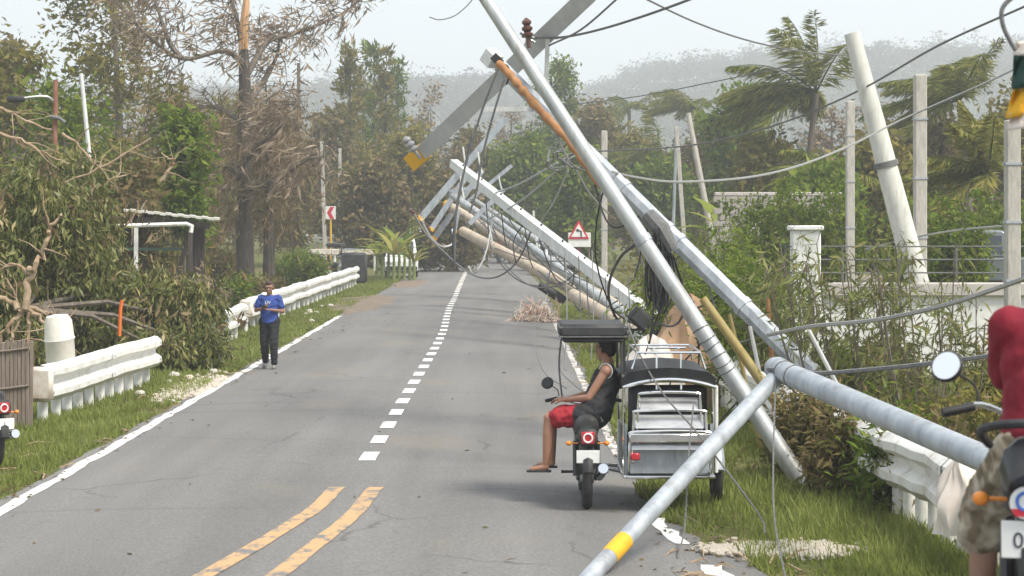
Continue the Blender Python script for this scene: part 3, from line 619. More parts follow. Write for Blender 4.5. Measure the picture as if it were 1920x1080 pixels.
# the fallen leafy tree on the left
def fallen_tree():
    X0, Y0 = -9.0, 41.0; root = thing('fallen_tree', 'fallen leafy tree with dark drooping leaves heaped over the white guardrail', 'fallen tree', (X0, Y0, 0)); r = np.random.default_rng(9)
    O = Vector((X0, Y0, 0)); P = lambda x, y, d: at(x, y, d)-O
    heaps = [(350, 600, 42, 68, 85, .9, 300), (250, 575, 42.5, 110, 78, 1.2, 400), (120, 520, 42, 120, 110, 1.3, 420), (60, 420, 41, 110, 100, 1.3, 430), (140, 430, 43.5, 90, 70, 1.0, 260), (200, 640, 41.5, 80, 50, .8, 220), (-40, 520, 40, 100, 130, 1.2, 330), (110, 330, 44, 120, 60, 1.2, 170), (375, 650, 41, 38, 45, .5, 130), (20, 640, 40, 80, 60, .8, 160), (300, 655, 40.5, 60, 30, .6, 120)]
    tips = []; b = MB()
    fork = P(45, 580, 40)
    for (x, y, d, rx, ry, rd_, n) in heaps:
        c = P(x, y, d); s = d/FPX
        for _ in range(n):
            v = r.normal(size=3); v /= np.linalg.norm(v); q = r.uniform(.35, 1)**.6; p = c+Vector((v[0]*rx*s*q, v[1]*rd_*q, v[2]*ry*s*q))
            if p.z < .05: p.z = r.uniform(.05, .3)
            tips.append((p, Vector((v[0]*.6, v[1]*.6, -.4)).normalized()))
        for _ in range(12):
            v = Vector(r.normal(size=3)); v.normalize(); e = c+Vector((v.x*rx*s*1.1, v.y*rd_, abs(v.z)*ry*s*1.15)); m_ = c.lerp(e, .5)+Vector(r.normal(size=3))*.12; b.tube([c, m_, e], [.025, .016, .006], 4, False)
        b.tube([fork, fork.lerp(c, .5)+Vector((0, 0, .25)), c], [.07, .05, .03], 6, False)
    tag(b.build('limbs', M_bark, root), kind='stuff')
    V, F, rn = tip_leaves(r, tips, 24, .12, .165, .042, .95, .15); link('foliage', fast_mesh('foliage', V, F, L_mango, rn), root)
    def rough(pl, d, r0, nm='bare_branch', twigs=3):
        q = spline([P(x, y, d) for x, y in pl], 6); q = [p+Vector(r.normal(size=3))*r0*.55 for p in q]; t = MB()
        t.tube(q, [r0*(1-.62*i/len(q))*r.uniform(.85, 1.15) for i in range(len(q))], 7)
        for _ in range(twigs):
            i = int(r.uniform(.25, .95)*(len(q)-1)); e = q[i]; dd = ((q[i+1]-q[i]).normalized()+Vector(r.normal(size=3))*.7).normalized(); w = [e]
            for _k in range(4): dd = (dd+Vector(r.normal(size=3))*.25).normalized(); w.append(w[-1]+dd*r.uniform(.12, .25))
            t.tube(w, [r0*.35, r0*.3, r0*.22, r0*.15, .006], 5)
        t.build(nm, M_twig, root)
    for pl, r0 in [([(45, 575), (55, 520), (78, 480), (95, 430), (113, 398)], .065), ([(45, 575), (75, 600), (105, 625), (125, 660)], .05), ([(45, 575), (85, 585), (120, 605)], .04), ([(45, 578), (20, 610), (-10, 650)], .05), ([(50, 580), (52, 640), (50, 700)], .04), ([(60, 520), (30, 495), (-5, 505)], .035), ([(40, 575), (0, 560), (-40, 570)], .06), ([(20, 640), (35, 600), (30, 560), (10, 520)], .03)]: rough(pl, 38.5, r0)
    for i, pl in enumerate([[(-20, 245), (40, 262), (85, 290), (130, 308)], [(115, 250), (150, 275), (178, 310)], [(60, 380), (110, 350), (200, 310), (280, 260)], [(-10, 200), (30, 215), (95, 245)], [(300, 340), (325, 305), (300, 285)], [(40, 370), (110, 365), (170, 350), (240, 330)], [(0, 450), (60, 420), (150, 400)], [(180, 470), (240, 420), (260, 380)], [(10, 330), (60, 345), (130, 360)]]): rough(pl, 41.5+.4*i, .036, twigs=5)
    dead = [(c_+Vector(r.normal(size=3))*.5, Vector((0, 0, -1))) for c_, _d in tips[::22]]
    V, F, rn = tip_leaves(r, dead, 10, .12, .2, .05, .6, .2); link('withered_leaves', fast_mesh('withered_leaves', V, F, L_brown, rn), root)
fallen_tree()

# grass
def grass_strip(label, x0, x1, y0, y1, n, h, seed, lm):
    r = np.random.default_rng(seed); Y = y0+(y1-y0)*r.uniform(0, 1, n)**1.7; X = r.uniform(0, 1, n); X = np.array([lerp(x0(y), x1(y), t) for t, y in zip(X, Y)])
    dens = np.sin(X*2.1+Y*.7)+np.sin(X*5.3-Y*1.9)+r.normal(0, .9, n); k = dens > -.9; X, Y, dens = X[k], Y[k], dens[k]; n = len(X)
    Z = np.array([gz(x, y)-.03 for x, y in zip(X, Y)]); P = np.stack([X, Y, Z], 1); hh = h*r.uniform(.4, 1.3, n)*(1+.15*dens); wdt = (.005+.0002*Y)*r.uniform(.7, 1.4, n)
    D = np.stack([r.normal(0, .4, n)-.1, r.normal(0, .4, n), np.ones(n)], 1); D = nrm(D); a = r.uniform(0, 6.28, n); S = np.stack([np.cos(a), np.sin(a), np.zeros(n)], 1)*wdt[:, None]
    V = np.stack([P-S, P+S, P+D*hh[:, None]], 1).reshape(-1, 3); F = np.arange(3*n).reshape(n, 3)
    o = link('grass', fast_mesh('grass', V, F, lm, np.clip(.5+.12*dens+r.normal(0, .2, n), 0, 1))); tag(o, label, kind='stuff')
L_grass = leaf_mat('verge_grass', [(.20, .16, .07), (.17, .21, .05), (.23, .27, .07), (.32, .34, .12)], .35, .6)
grass_strip('green grass verge between the left edge line and the white guardrails', lambda y: -8.2, lambda y: -5.28+.07*fbm(y*1.3), 19, 105, 170000, .10, 1, L_grass)
grass_strip('green grass on the right verge by the road edge and guardrail', lambda y: road_c(y)+road_R(y)+.02, lambda y: 5.5, 15.5, 70, 120000, .12, 2, L_grass)
grass_strip('rough grass under the roadside shrubs and wall', lambda y: 4.0, lambda y: 9.5, 15.5, 60, 50000, .28, 3, L_grass)

# storm litter on the road and verges
def litter():
    r = np.random.default_rng(31); n = 1900; Y = 16+(r.uniform(0, 1, n)**1.8)*85; side = r.uniform(0, 1, n)
    X = np.where(side < .48, -5.0-np.abs(r.normal(0, .7, n)), np.where(side < .94, 1.3+np.abs(r.normal(0, .6, n)), r.uniform(-5, 1.3, n))); X = np.where((side > .94) & (r.uniform(0, 1, n) < .6), np.where(X < -1.8, -4.9+np.abs(r.normal(0, .4, n)), 1.2-np.abs(r.normal(0, .4, n))), X)
    Z = np.array([(road_z(x, y) if -5.2 < x < 1.35 else gz(x, y)-.02)+.012 for x, y in zip(X, Y)]); P = np.stack([X, Y, Z], 1); D = np.stack([r.normal(size=n), r.normal(size=n), r.normal(0, .12, n)], 1); D = nrm(D); L = r.uniform(.04, .13, n); W = L*r.uniform(.25, .5, n)
    S = nrm(np.stack([-D[:, 1], D[:, 0], r.normal(0, .2, n)], 1)); up = np.array([0, 0, .012])
    V = np.stack([P, P+D*L[:, None]*.5+S*W[:, None]*.5+up, P+D*L[:, None], P+D*L[:, None]*.5-S*W[:, None]*.5], 1).reshape(-1, 3)
    o = link('fallen_leaves', fast_mesh('fallen_leaves', V, np.arange(4*n).reshape(n, 4), leaf_mat('fallen_leaf_litter', [(.07, .08, .025), (.15, .12, .06), (.24, .18, .10), (.12, .075, .04)]), r.uniform(0, 1, n))); tag(o, 'blown leaves scattered along both road edges', kind='stuff')
    b = MB()
    for _ in range(170):
        y = 17+r.uniform(0, 1)**1.7*70; x = (-5.2-abs(r.normal(0, .5))) if r.uniform() < .5 else (1.35+abs(r.normal(0, .5))); z = (road_z(x, y) if -5.2 < x < 1.35 else gz(x, y)-.02)+.02; a = r.uniform(0, 6.28); L = r.uniform(.15, .7); d = Vector((math.cos(a), math.sin(a), 0)); p = Vector((x, y, z))
        b.tube([p, p+d*L*.5+Vector((r.normal()*.03, r.normal()*.03, .03)), p+d*L], [.011, .009, .004], 4, False)
    tag(b.build('broken_twigs', M_twig), 'broken twigs littering both verges', kind='stuff')
litter()
for i, (x, d, ty, wd, lm, lab) in enumerate([(-170, 62, 120, 260, L_olive, 'olive tree beyond the picket panel and street lamp'), (-330, 80, 60, 300, L_mixed, 'brown green tree well beyond the street lamp'), (2120, 62, 170, 260, L_green, 'green tree at the far end of the white wall'), (-260, 130, 130, 300, L_olive, 'hazy olive tree in the field behind the street lamp')]):
    tree_at(x, d, ty, wd, 'roadside_tree', lab, lm, 400+i, per=22, sig=.5, L=.28, W=.13, n_limbs=12, subs=6, start=.15)
# ================================================================== fallen poles, posts, cables
M_galv = mat('galvanised_steel', (.36, .38, .38), (.56, .57, .56), 2.2, .45, .5, .12, (2.5, 2.5, .5), c3=(.46, .46, .44), detail=9, grime=(.22, .15, .10), gamt=.65)
M_galv2 = mat('dull_galvanised_steel', (.30, .33, .36), (.48, .51, .54), 3, .52, .35, .12, (2, 2, .6), c3=(.38, .37, .34), detail=9, grime=(.20, .15, .11), gamt=.6)
M_bright = mat('bright_galvanised_steel', (.60, .61, .60), (.76, .76, .74), 4, .5, .2, .08, (2, 2, .7), grime=(.30, .24, .18), gamt=.5)
M_conc = mat('weathered_concrete', (.40, .37, .33), (.52, .49, .44), 5, .92, bump=.35, c3=(.33, .30, .27), stretch=(2, 2, .6), grime=(.17, .14, .11), gamt=.6)
M_conc_w = mat('pale_concrete', (.54, .53, .48), (.68, .67, .62), 3, .9, bump=.2, c3=(.45, .43, .39), stretch=(3, 3, .5), grime=(.24, .22, .17), gamt=.5)
M_tan = mat('tan_concrete', (.40, .33, .25), (.54, .46, .37), 4, .92, bump=.3, grime=(.16, .12, .09), gamt=.7, stretch=(2, 2, .7))
M_rust = mat('rusty_pipe', (.34, .15, .06), (.46, .24, .11), 7, .9, bump=.4, c3=(.20, .10, .06))
M_yel = mat('yellow_paint', (.78, .44, .02), (.68, .36, .02), 8, .55)
M_black = mat('black_rubber', (.018, .018, .02), (.035, .035, .035), 10, .6)
M_cable = mat('grey_cable', (.10, .10, .10), (.17, .17, .165), 30, .6)
M_cable_l = mat('light_aluminium_cable', (.30, .30, .29), (.42, .42, .41), 30, .5, .4)
M_ins_b = mat('brown_porcelain', (.10, .045, .035), rough=.25, spec=.6)
M_ins_g = mat('grey_porcelain', (.26, .26, .27), rough=.3, spec=.6)
M_bamboo = mat('old_bamboo', (.25, .18, .05), (.33, .26, .10), 5, .6, stretch=(1, 1, .4))

def pole(name, label, base, tip, r0, r1, m, n=16, cat='pole', group=None, bands=(), bolts=False, cap=None):
    root = thing(name, label, cat, base, 0, group); base, tip = Vector(base), Vector(tip)
    b = MB(); k = 9; pts = [base.lerp(tip, i/(k-1)) for i in range(k)]; b.tube(pts, [lerp(r0, r1, i/(k-1)) for i in range(k)], n); b.build('shaft', m, root, world=True)
    d = (tip-base).normalized()
    for t in bands:
        p = base.lerp(tip, t); rr = lerp(r0, r1, t)*1.12; MB().cyl(p-d*.04, p+d*.04, rr, rr, n).build('band', M_galv2, root, world=True)
    if bolts:
        x, y, _ = frame_z(d); side = y if y.z > 0 else -y
        tocam = Vector((0, -1, 0)); side = (Vector((.5, -.7, .5))-d*Vector((.5, -.7, .5)).dot(d)).normalized()
        for i in range(11):
            t = .12+.84*i/10; p = base.lerp(tip, t)+side*lerp(r0, r1, t)*.80; MB().cyl(p-side*.02, p+side*.03, .022, .022, 6).build('bolt', M_black, root, world=True)
    if cap: p = tip; MB().cyl(p-d*.02, p+d*cap[0], r1*1.04, r1*1.04, n).build('cap', cap[1], root, world=True)
    return root
def beam(root, a, b, w, h, m, name='cross_arm', face=Vector((0, -1, 0)), ends=None, el=.11):
    """C-channel cross arm from a to b, its web turned to `face`"""
    a, b = Vector(a), Vector(b); d = (b-a); L = d.length; d.normalize(); f = (face-d*face.dot(d)).normalized(); u = d.cross(f)
    M = Matrix((u, f, d)).transposed().to_4x4(); M.translation = (a+b)/2
    t = .02; mb = MB(); mb.box((0, h/2-t/2, 0), (w, t, L), M)
    for s in (-1, 1): mb.box((s*(w/2-t/2), -t/2-.0015, 0), (t, h-t-.003, L*.9985), M)
    o = mb.build(name, m, root, False, True)
    if ends is not None:
        e = MB(); e.box((0, 0, L/2+el*.42), (w*1.12, h*1.5, el), M, bev=.01); e.build('end_cap', ends, root, False, True)
    return o, M, L
def insulator(root, p, axis, s, m, name='insulator'):
    x, y, z = frame_z(axis); M = Matrix((x, y, z)).transposed().to_4x4(); M.translation = p
    pr = [(.018, -.1), (.02, 0), (.05, .01), (.055, .03), (.028, .05), (.05, .07), (.052, .09), (.028, .11), (.045, .13), (.044, .15), (.02, .17), (.012, .18)]
    o = MB(); o.lathe([(a*s, b*s) for a, b in pr], M, 14); return o.build(name, m, root, world=True)
def ring(root, c, d, r, w=.018, m=None, name='strap'):
    x, y, z = frame_z(d); pts = [Vector(c)+(x*math.cos(a)+y*math.sin(a))*r for a in [i*2*math.pi/18 for i in range(19)]]
    return MB().tube(pts, w*.5, 5).build(name, m or M_black, root, world=True)

# A: round steel pole leaning over the road, its head above the frame
A0 = at(1517, 905, 23.4); A0.z = -.15; A1 = at(912, 0, 24.6); A1 = A0+(A1-A0)*1.62
pA = pole('leaning_steel_pole', 'round galvanised steel pole leaning steeply over the road, wire wound round its lower part', A0, A1, .105, .055, M_galv, 24, bands=(.31,))
dA = (A1-A0).normalized()
for t in (.150, .158, .167, .178, .188, .2): ring(pA, A0.lerp(A1, t), dA+Vector(rng.normal(size=3)*.12), lerp(.105, .055, t)+.006, .014, M_cable, 'wire_turn')
# C: eight sided pole behind it, head with cross arm over the road
C0 = at(1690, 868, 26); C0.z = -.1; C1 = at(938, 124, 30)
pC = pole('octagonal_steel_pole', 'eight sided steel pole toppled across behind the round pole, open box at its head', C0, C1, .145, .105, M_galv2, 8, bands=(.16, .2, .36, .52, .55, .66))
dC = (C1-C0).normalized()
x_, y_, z_ = frame_z(dC); MC = Matrix((x_, y_, z_)).transposed().to_4x4()
bx = at(922, 109, 29.3)
T = MC.copy(); T.translation = bx; MB().box((0, 0, 0), (.21, .21, .20), T, bev=.012).build('head_box', M_bright, pC, False, True)
q = at(932, 112, 29.12); MB().box((0, 0, 0), (.11, .05, .16), Matrix.Translation(q) @ Matrix.Rotation(R(-45), 4, 'Y')).build('opening_shade', M_black, pC, False, True)  # black slab stands in for the shaded hollow, the box itself is closed
B0, B1 = at(1190, -92, 27.4), at(792, 286, 33.2)
arm, MBm, BL = beam(pC, B0, B1, .235, .11, mat('grey_channel_steel', (.40, .41, .42), (.52, .52, .52), 3, .75, 0, .1, c3=(.36, .31, .27), detail=9), ends=M_yel, el=.46)
insulator(pC, at(778, 283, 32.9), at(757, 255, 32.9)-at(778, 283, 32.9), 1.5, M_ins_g)
insulator(pC, at(990, 70, 29.4), at(987, 40, 29.4)-at(990, 72, 29.4), 1.5, M_ins_b)
MB().tube([at(978, 68, 29.45), at(1000, 71, 29.45), at(1046, 71, 29.45)], .022, 6).tube([at(986, 82, 29.45), at(989, 66, 29.45)], .018, 6).tube([at(975, 62, 29.45), at(1003, 80, 29.45)], .02, 6).build('bracket', M_galv, pC, world=True)
beam(pC, at(1027, 72, 29.45), at(1022, 205, 29.7), .06, .05, M_bright, 'brace')
beam(pC, at(905, 205, 29.4), at(1000, 204, 29.6), .07, .05, M_bright, 'brace')
rp = spline([at(934, 118, 29.1), at(962, 148, 29.0), at(987, 177, 28.95), at(1033, 229, 28.8), at(1073, 272, 28.6), at(1110, 325, 28.4), at(1180, 410, 28.0)], 6)
MB().tube([p_+Vector(rng.normal(size=3))*.005 for p_ in rp], [.055+.009*math.sin(i*1.9)+.006*math.sin(i*4.1) for i in range(len(rp))], 10).build('rusty_conduit', M_rust, pC, world=True)
for pl in ([(935, 128), (910, 190), (890, 250), (868, 330), (855, 400), (852, 490)], [(945, 150), (925, 215), (905, 290), (893, 360), (880, 400)]):
    MB().tube(spline([at(x, y, 29.3) for x, y in pl], 5), .016, 5).build('hanging_lead', M_cable, pC, world=True)
MB().tube(spline([at(940, 118, 29.3), at(952, 125, 29.3), at(955, 140, 29.3), at(950, 158, 29.4)], 5), .014, 5).build('hanging_lead', M_black, pC, world=True)
# bundle of cables hung on C
bt = at(1232, 425, 27.9)
for i in range(26):
    a = rng.uniform(-1, 1); x0 = 1222+rng.uniform(-10, 16); x1 = x0+a*18; yb = rng.uniform(540, 592); d_ = 27.4+rng.uniform(-.12, .12)
    pl = [at(x0, 425+rng.uniform(0, 30), d_), at(x0+a*10, 470, d_), at(x1, yb-40, d_), at(x1+5, yb, d_), at(x1+14, yb-35, d_+.05), at(x0+16, 460, d_+.1)]
    MB().tube(spline(pl, 5), .013, 4, False).build('cable_loop', M_black, pC, world=True)
MB().tube([at(1215, 402, 27.5), at(1240, 430, 27.4), at(1262, 470, 27.4)], [.1, .12, .08], 9).build('clamp', M_cable, pC, world=True)
# E: fallen pipe coming in from the right, F: its arm reaching the road
E1 = at(1452, 690, 20.2); E0 = at(2260, 1040, 13.2)
pE = pole('fallen_steel_pipe', 'thick pale grey steel pipe fallen towards the roadside bank, blunt end resting on its arm', E0, E1, .105, .105, M_galv2, 22, bands=(.985,))
dE = (E1-E0).normalized()
for t in (.93, .965): ring(pE, E0.lerp(E1, t), dE, .109, .012, M_cable)
F0 = at(1462, 700, 20.1); F1 = at(1020, 1175, 16.3)
MB().tube([F0, F0.lerp(F1, .5), F1], [.078, .077, .075], 18).build('arm', M_galv2, pE, world=True)
fa, fb = F0.lerp(F1, .705), F0.lerp(F1, .765)
MB().cyl(fa, fb, .0795, .079, 18).build('yellow_band', M_yel, pE, world=True)
# bamboo pole leaning beside A
pole('bamboo_pole', 'thick brown bamboo pole leaning alongside the round steel pole', at(1545, 880, 25.0), at(1318, 560, 25.6), .075, .05, M_bamboo, 10, bands=())
for i, (x0, y0, x1, y1, d, m, lab) in enumerate([(1408, 760, 1368, 590, 26.6, M_bamboo, 'short dry stick leaning behind the bamboo pole'), (1440, 775, 1406, 612, 26.9, M_bright, 'thin white stick leaning behind the bamboo pole'), (1600, 780, 1517, 620, 25.4, M_bright, 'thin white rod leaning below the octagonal pole'), (1660, 850, 1470, 680, 23.8, M_bright, 'thin bright rod lying beneath the thick fallen pipe'), (1448, 700, 1440, 560, 27.5, M_rust, 'thin rusty rod standing behind the octagonal pole')]):
    p0 = at(x0, y0, d); p1 = at(x1, y1, d); dd = (p0-p1).normalized(); g0 = p1+dd*((p1.z+.05)/max(-dd.z, .1)); pole('stick', lab, g0, p1, .032, .024, m, 8, 'stick')
# G: square steel pole with bolt holes
G1 = at(850, 306, 53); G0 = at(1345, 682, 42.8); G0.z = -.1
pG = pole('square_steel_pole', 'bright square steel pole with rows of bolt holes fallen low across the road', G0, G1, .185, .14, M_bright, 4, bolts=True)
# H..K: more poles fallen the same way
H1 = at(868, 434, 70); H0 = at(1195, 608, 59.5); H0.z = .02
pH = pole('concrete_pole', 'tan round concrete pole fallen across the right lane, lowest of the row', H0, H1, .2, .165, M_tan, 18, bands=(.2, .45))
I1 = at(842, 362, 68); I0 = at(1215, 617, 56.5); I0.z = -.05
pI = pole('galvanised_pole', 'slim galvanised pole with a long yellow tipped cross arm at its head', I0, I1, .16, .11, M_galv, 16, bands=(.3, .6, .8))
beam(pI, at(948, 222, 67.8), at(790, 408, 67.8), .22, .14, M_galv2, ends=M_yel)
beam(pI, at(846, 357, 67.7), at(905, 350, 67.7), .09, .06, M_galv2, 'brace')
J1 = at(845, 388, 80); J0 = at(1168, 583, 68.5); J0.z = -.03
pJ = pole('concrete_pole', 'tan concrete pole with two short yellow tipped arms at its yellow head', J0, J1, .22, .17, M_tan, 16, cap=(.35, M_yel), bands=(.35, .7))
beam(pJ, at(880, 322, 79.7), at(810, 428, 79.7), .2, .12, M_galv2, ends=M_yel); beam(pJ, at(905, 318, 80.3), at(816, 445, 80.3), .2, .12, M_galv2, ends=M_yel)
K1 = at(884, 372, 84); K0 = at(1196, 570, 74); K0.z = -.03
pK = pole('galvanised_pole', 'thin galvanised pole farthest back in the row of fallen poles', K0, K1, .13, .09, M_galv, 12)
beam(pK, at(868, 385, 83.8), at(960, 310, 83.8), .14, .1, M_galv2)
beam(pH, at(860, 392, 69.7), at(853, 432, 69.7), .12, .1, M_galv2, ends=M_yel)
for x, y0, y1, d, rt in ((868, 275, 320, 67.6, pI), (896, 285, 325, 67.6, pI), (862, 320, 372, 67.5, pI), (935, 330, 362, 83.5, pK), (915, 400, 455, 67.5, pH), (1000, 395, 470, 62.5, pI)):
    MB().tube([at(x, y0, d), at(x+3, (y0+y1)/2, d), at(x+8, y1, d)], .03, 5).build('rod', M_bright, rt, world=True)
insulator(pI, at(778, 402, 67.6), Vector((-.6, 0, .6)), 1.4, M_ins_b); insulator(pJ, at(802, 425, 79.6), Vector((-.6, 0, .6)), 1.4, M_ins_b)
# junction boxes on the fallen poles
b0 = at(1212, 607, 34.0); M = Matrix.Translation(b0) @ Matrix.Rotation(R(42), 4, 'Y'); o = thing('black_box', 'black plastic junction box hanging on the cables above the tricycle canopy', 'junction box', b0)
MB().box((0, 0, 0), (.62, .26, .27), M, bev=.03).build('case', M_black, o, False, True); MB().box((0, -.135, 0), (.5, .02, .19), M, bev=.008).build('lid', mat('dark_grey_plastic', (.05, .05, .055), rough=.5), o, False, True)
b0 = at(1035, 549, 63.5); M = Matrix.Translation(b0) @ Matrix.Rotation(R(32), 4, 'Y'); o = thing('splice_drum', 'black cylinder slung beneath the tan concrete pole', 'cable splice', b0)
MB().tube([M @ Vector((x, 0, 0)) for x in (-.46, -.42, -.2, .2, .42, .46)], [.08, .13, .14, .14, .13, .08], 14).build('shell', M_black, o, world=True); MB().tube([M @ Vector((-.25, 0, .12)), at(1040, 525, 64.2)], .02, 5).build('strap', M_black, o, world=True)

# upright and leaning concrete posts
def post(px, d, topy, basey, w, label, m, sq=True, lean=0, group='standing concrete posts', r1=None, name='concrete_post', bands=()):
    t = at(px, topy, d); x0 = t.x+lean; b0 = Vector((x0, d, gz(x0, d)-.1))
    root = thing(name, label, 'post', b0, 0, group)
    if sq:
        Mx = MB(); h = (t-b0).length; z = (t-b0).normalized(); x, y, _ = frame_z(z); M = Matrix((x, y, z)).transposed().to_4x4(); M.translation = (b0+t)/2
        Mx.box((0, 0, 0), (w, w*.9, h), M, bev=.02); Mx.build('shaft', m, root, False, True)
        for k in range(3): MB().box((0, 0, 0), (w*1.12, w*1.02, .04), Matrix.Translation(b0.lerp(t, .45+.2*k)) @ M.to_3x3().to_4x4()).build('band', M_galv2, root, False, True)
    else:
        MB().tube([b0, b0.lerp(t, .5), t], [w*.5, w*.45, (r1 or w*.4)], 20).build('shaft', m, root, world=True)
        for k in bands: p = b0.lerp(t, k); dd = (t-b0).normalized(); MB().cyl(p-dd*.05, p+dd*.05, w*.5, w*.49, 20).build('band', M_cable, root, world=True)
    return root
post(1133, 70, 245, 0, .22, 'slim pale concrete post standing behind the red triangle sign', M_conc)
post(1594, 57, 190, 0, .24, 'thin square concrete post between the bushes and the leaning round post', M_conc)
post(1725, 42, 140, 0, .26, 'tall square concrete post standing beside the leaning round post', M_conc)
post(1898, 33, 225, 0, .24, 'thick square concrete post standing before the white wall', M_conc)
post(1597, 40, 62, 0, .47, 'white round concrete post leaning towards the palm, dark band round it', M_conc_w, False, (1712-1597)*40/FPX+.55, r1=.15, name='leaning_concrete_post', bands=(.62,))
post(1268, 95, 238, 0, .2, 'thin grey post with a leaning partner by the far palms', M_conc, lean=.5)
post(1290, 96, 212, 0, .3, 'leaning pale concrete post by the far palms', M_conc, False, 1.5, name='leaning_concrete_post')
post(1268, 110, 262, 0, .18, 'thin steel post standing behind the leaning pale posts', M_galv2, False, -.25)
post(603, 118, 265, 0, .22, 'grey concrete post with the chevron sign before it', M_conc, lean=.2)
post(637, 122, 278, 0, .2, 'grey concrete post right of the chevron sign', M_conc)
post(560, 112, 118, 0, .22, 'tall thin wooden post behind the broken tree', M_bark, False)

# cables
def cable(label, pts, r=.014, m=None, name='cable', group=None, n=8):
    P = [at(*p) for p in pts]; b = MB().tube(spline(P, n), r, 5, True); c = P[0]
    o = b.build(name, m or M_cable); o.data.transform(Matrix.Translation(-c)); o.location = c; tag(o, label, 'cable', group); return o
cable('twisted cable rising from the brown insulator to the upper right', [(1003, 70, 29.4), (1060, 69, 29), (1150, 48, 27), (1290, 0, 25), (1400, -50, 24)], .017)
cable('cable rising steeply from the cross arm by the bright brace', [(1030, 85, 29.4), (1090, 55, 28), (1160, -5, 26), (1220, -60, 25)], .014)
cable('cable falling from the sky towards the tall coconut palm', [(1195, -10, 40), (1300, 40, 44), (1400, 75, 47), (1500, 96, 50), (1600, 105, 54)], .02)
cable('sagging twisted cable from the octagonal pole to the leaning round post', [(1148, 322, 28.4), (1190, 332, 29.5), (1270, 341, 31), (1400, 333, 33), (1500, 310, 35), (1600, 270, 37), (1690, 225, 38), (1860, 150, 37), (1960, 100, 35)], .019, M_cable_l)
cable('twisted cable tied to the dark band of the leaning round post', [(1080, 285, 60), (1180, 281, 55), (1290, 273, 50), (1400, 250, 46), (1500, 218, 43), (1620, 165, 40), (1760, 85, 36), (1930, 8, 33)], .02)
cable('thin cable crossing in front of the hazy hills', [(1040, 200, 90), (1200, 180, 85), (1330, 155, 80), (1450, 130, 75), (1560, 108, 70)], .022)
cable('thick grey cable from the octagonal pole joint past the white wall', [(1440, 628, 25.6), (1520, 612, 24), (1640, 600, 22), (1760, 575, 20), (1870, 540, 19), (1980, 500, 18)], .024, M_cable_l)
cable('thick dark cable running from the blunt pipe end behind the mirror', [(1440, 692, 20), (1530, 700, 19.6), (1640, 692, 19.2), (1740, 682, 18.8), (1880, 664, 18.4), (1990, 650, 18)], .022)
cable('pale cables tied to the near square post over the fence', [(1620, 468, 44), (1700, 448, 42), (1790, 432, 38), (1880, 424, 33.2)], .018, M_cable_l)
for i, (ya, yb) in enumerate([(268, 280), (302, 312), (342, 352)]):
    cable('thin straight power line across the dark trees behind the road', [(560, ya, 150), (760, (ya+yb)/2, 152), (1000, yb, 155), (1200, yb-4, 158)], .025, M_cable_l, group='thin lines across the far trees')
cable('cable looping down from the slim pole heads over the road', [(777, 402, 61.5), (800, 440, 61), (835, 475, 60), (870, 505, 58), (900, 520, 57), (935, 518, 55), (970, 490, 53), (993, 440, 52), (1000, 405, 52)], .024)
cable('white cable looping under the yellow tipped arms', [(790, 412, 62), (808, 445, 66), (830, 462, 70), (850, 455, 75), (848, 430, 76)], .03, M_bright)
cable('thick black cable end dangling over the road from the pole heads', [(885, 255, 58), (868, 330, 57), (855, 400, 56.5), (850, 450, 56), (851, 480, 56), (853, 492, 56)], .035, M_black)
cable('pale cable hanging in a loop below the tan pole head', [(925, 380, 56), (920, 430, 56), (912, 470, 55.5), (900, 500, 55), (888, 512, 55), (878, 500, 55.5)], .024, M_cable_l)
cable('large black cable loop above the junction box', [(1196, 455, 27.6), (1165, 480, 29), (1145, 520, 31), (1142, 560, 32.5), (1158, 600, 33.5), (1185, 618, 34), (1215, 612, 34)], .022, M_black)
cable('black cable drooping from the cable bundle to the junction box', [(1262, 480, 27.4), (1285, 560, 29), (1275, 600, 31), (1255, 612, 32.5), (1225, 600, 33.8)], .018, M_black)
cable('black cable drooping from the junction box towards the tan cloth', [(1195, 612, 34), (1150, 580, 33), (1120, 500, 31), (1118, 420, 30), (1138, 330, 28.6)], .013, M_black)
cable('thin dark wire hanging from the tricycle canopy region over the road edge', [(1005, 555, 50), (1003, 610, 44), (1006, 660, 36), (1022, 700, 30), (1062, 728, 25)], .008, M_cable)
cable('thin dark wire running from the road edge up to the fallen poles', [(1062, 650, 32), (1050, 690, 28), (1075, 720, 25), (1105, 745, 22.5), (1130, 790, 21)], .008, M_cable)
cable('straight wire crossing in front of the tricycle backrest', [(1170, 590, 23), (1200, 665, 21.5), (1245, 740, 20.2), (1310, 815, 19.6), (1420, 960, 19), (1435, 1000, 18.6)], .009, M_cable)
cable('taut thin wire standing in the grass by the broken asphalt', [(1300, 760, 20), (1290, 870, 19.4), (1284, 985, 19), (1270, 1047, 18)], .008, M_cable)
cable('taut thin wire slanting through the right verge grass', [(1455, 700, 20), (1450, 850, 18.6), (1452, 970, 17.6), (1468, 1060, 17), (1476, 1095, 16.6)], .008, M_cable)
for i, (x, y0, y1, d) in enumerate([(1060, 470, 705, 41), (1085, 480, 700, 42), (1110, 470, 690, 43), (1135, 520, 690, 43), (1160, 540, 680, 44), (1178, 520, 700, 40)]):
    cable('thin slack wire dangling from the fallen poles to the right verge', [(x, y0, d), (x+3, (y0+y1)/2, d), (x-3, y1, d)], .012, M_cable if i % 2 else M_cable_l, group='slack wires dangling on the verge')
for i, (x, y, d) in enumerate([(1045, 300, 40), (1062, 285, 42), (1080, 300, 39)]):
    q = [(x+18*math.cos(a)+rng.normal()*3, y+16*math.sin(a)+rng.normal()*3, d+rng.normal()*.1) for a in np.linspace(0, 11, 16)]
    cable('tangled coil of grey wire snagged behind the rusty conduit', q, .018, M_cable, 'wire_tangle', 'wire tangles behind the conduit', 4)
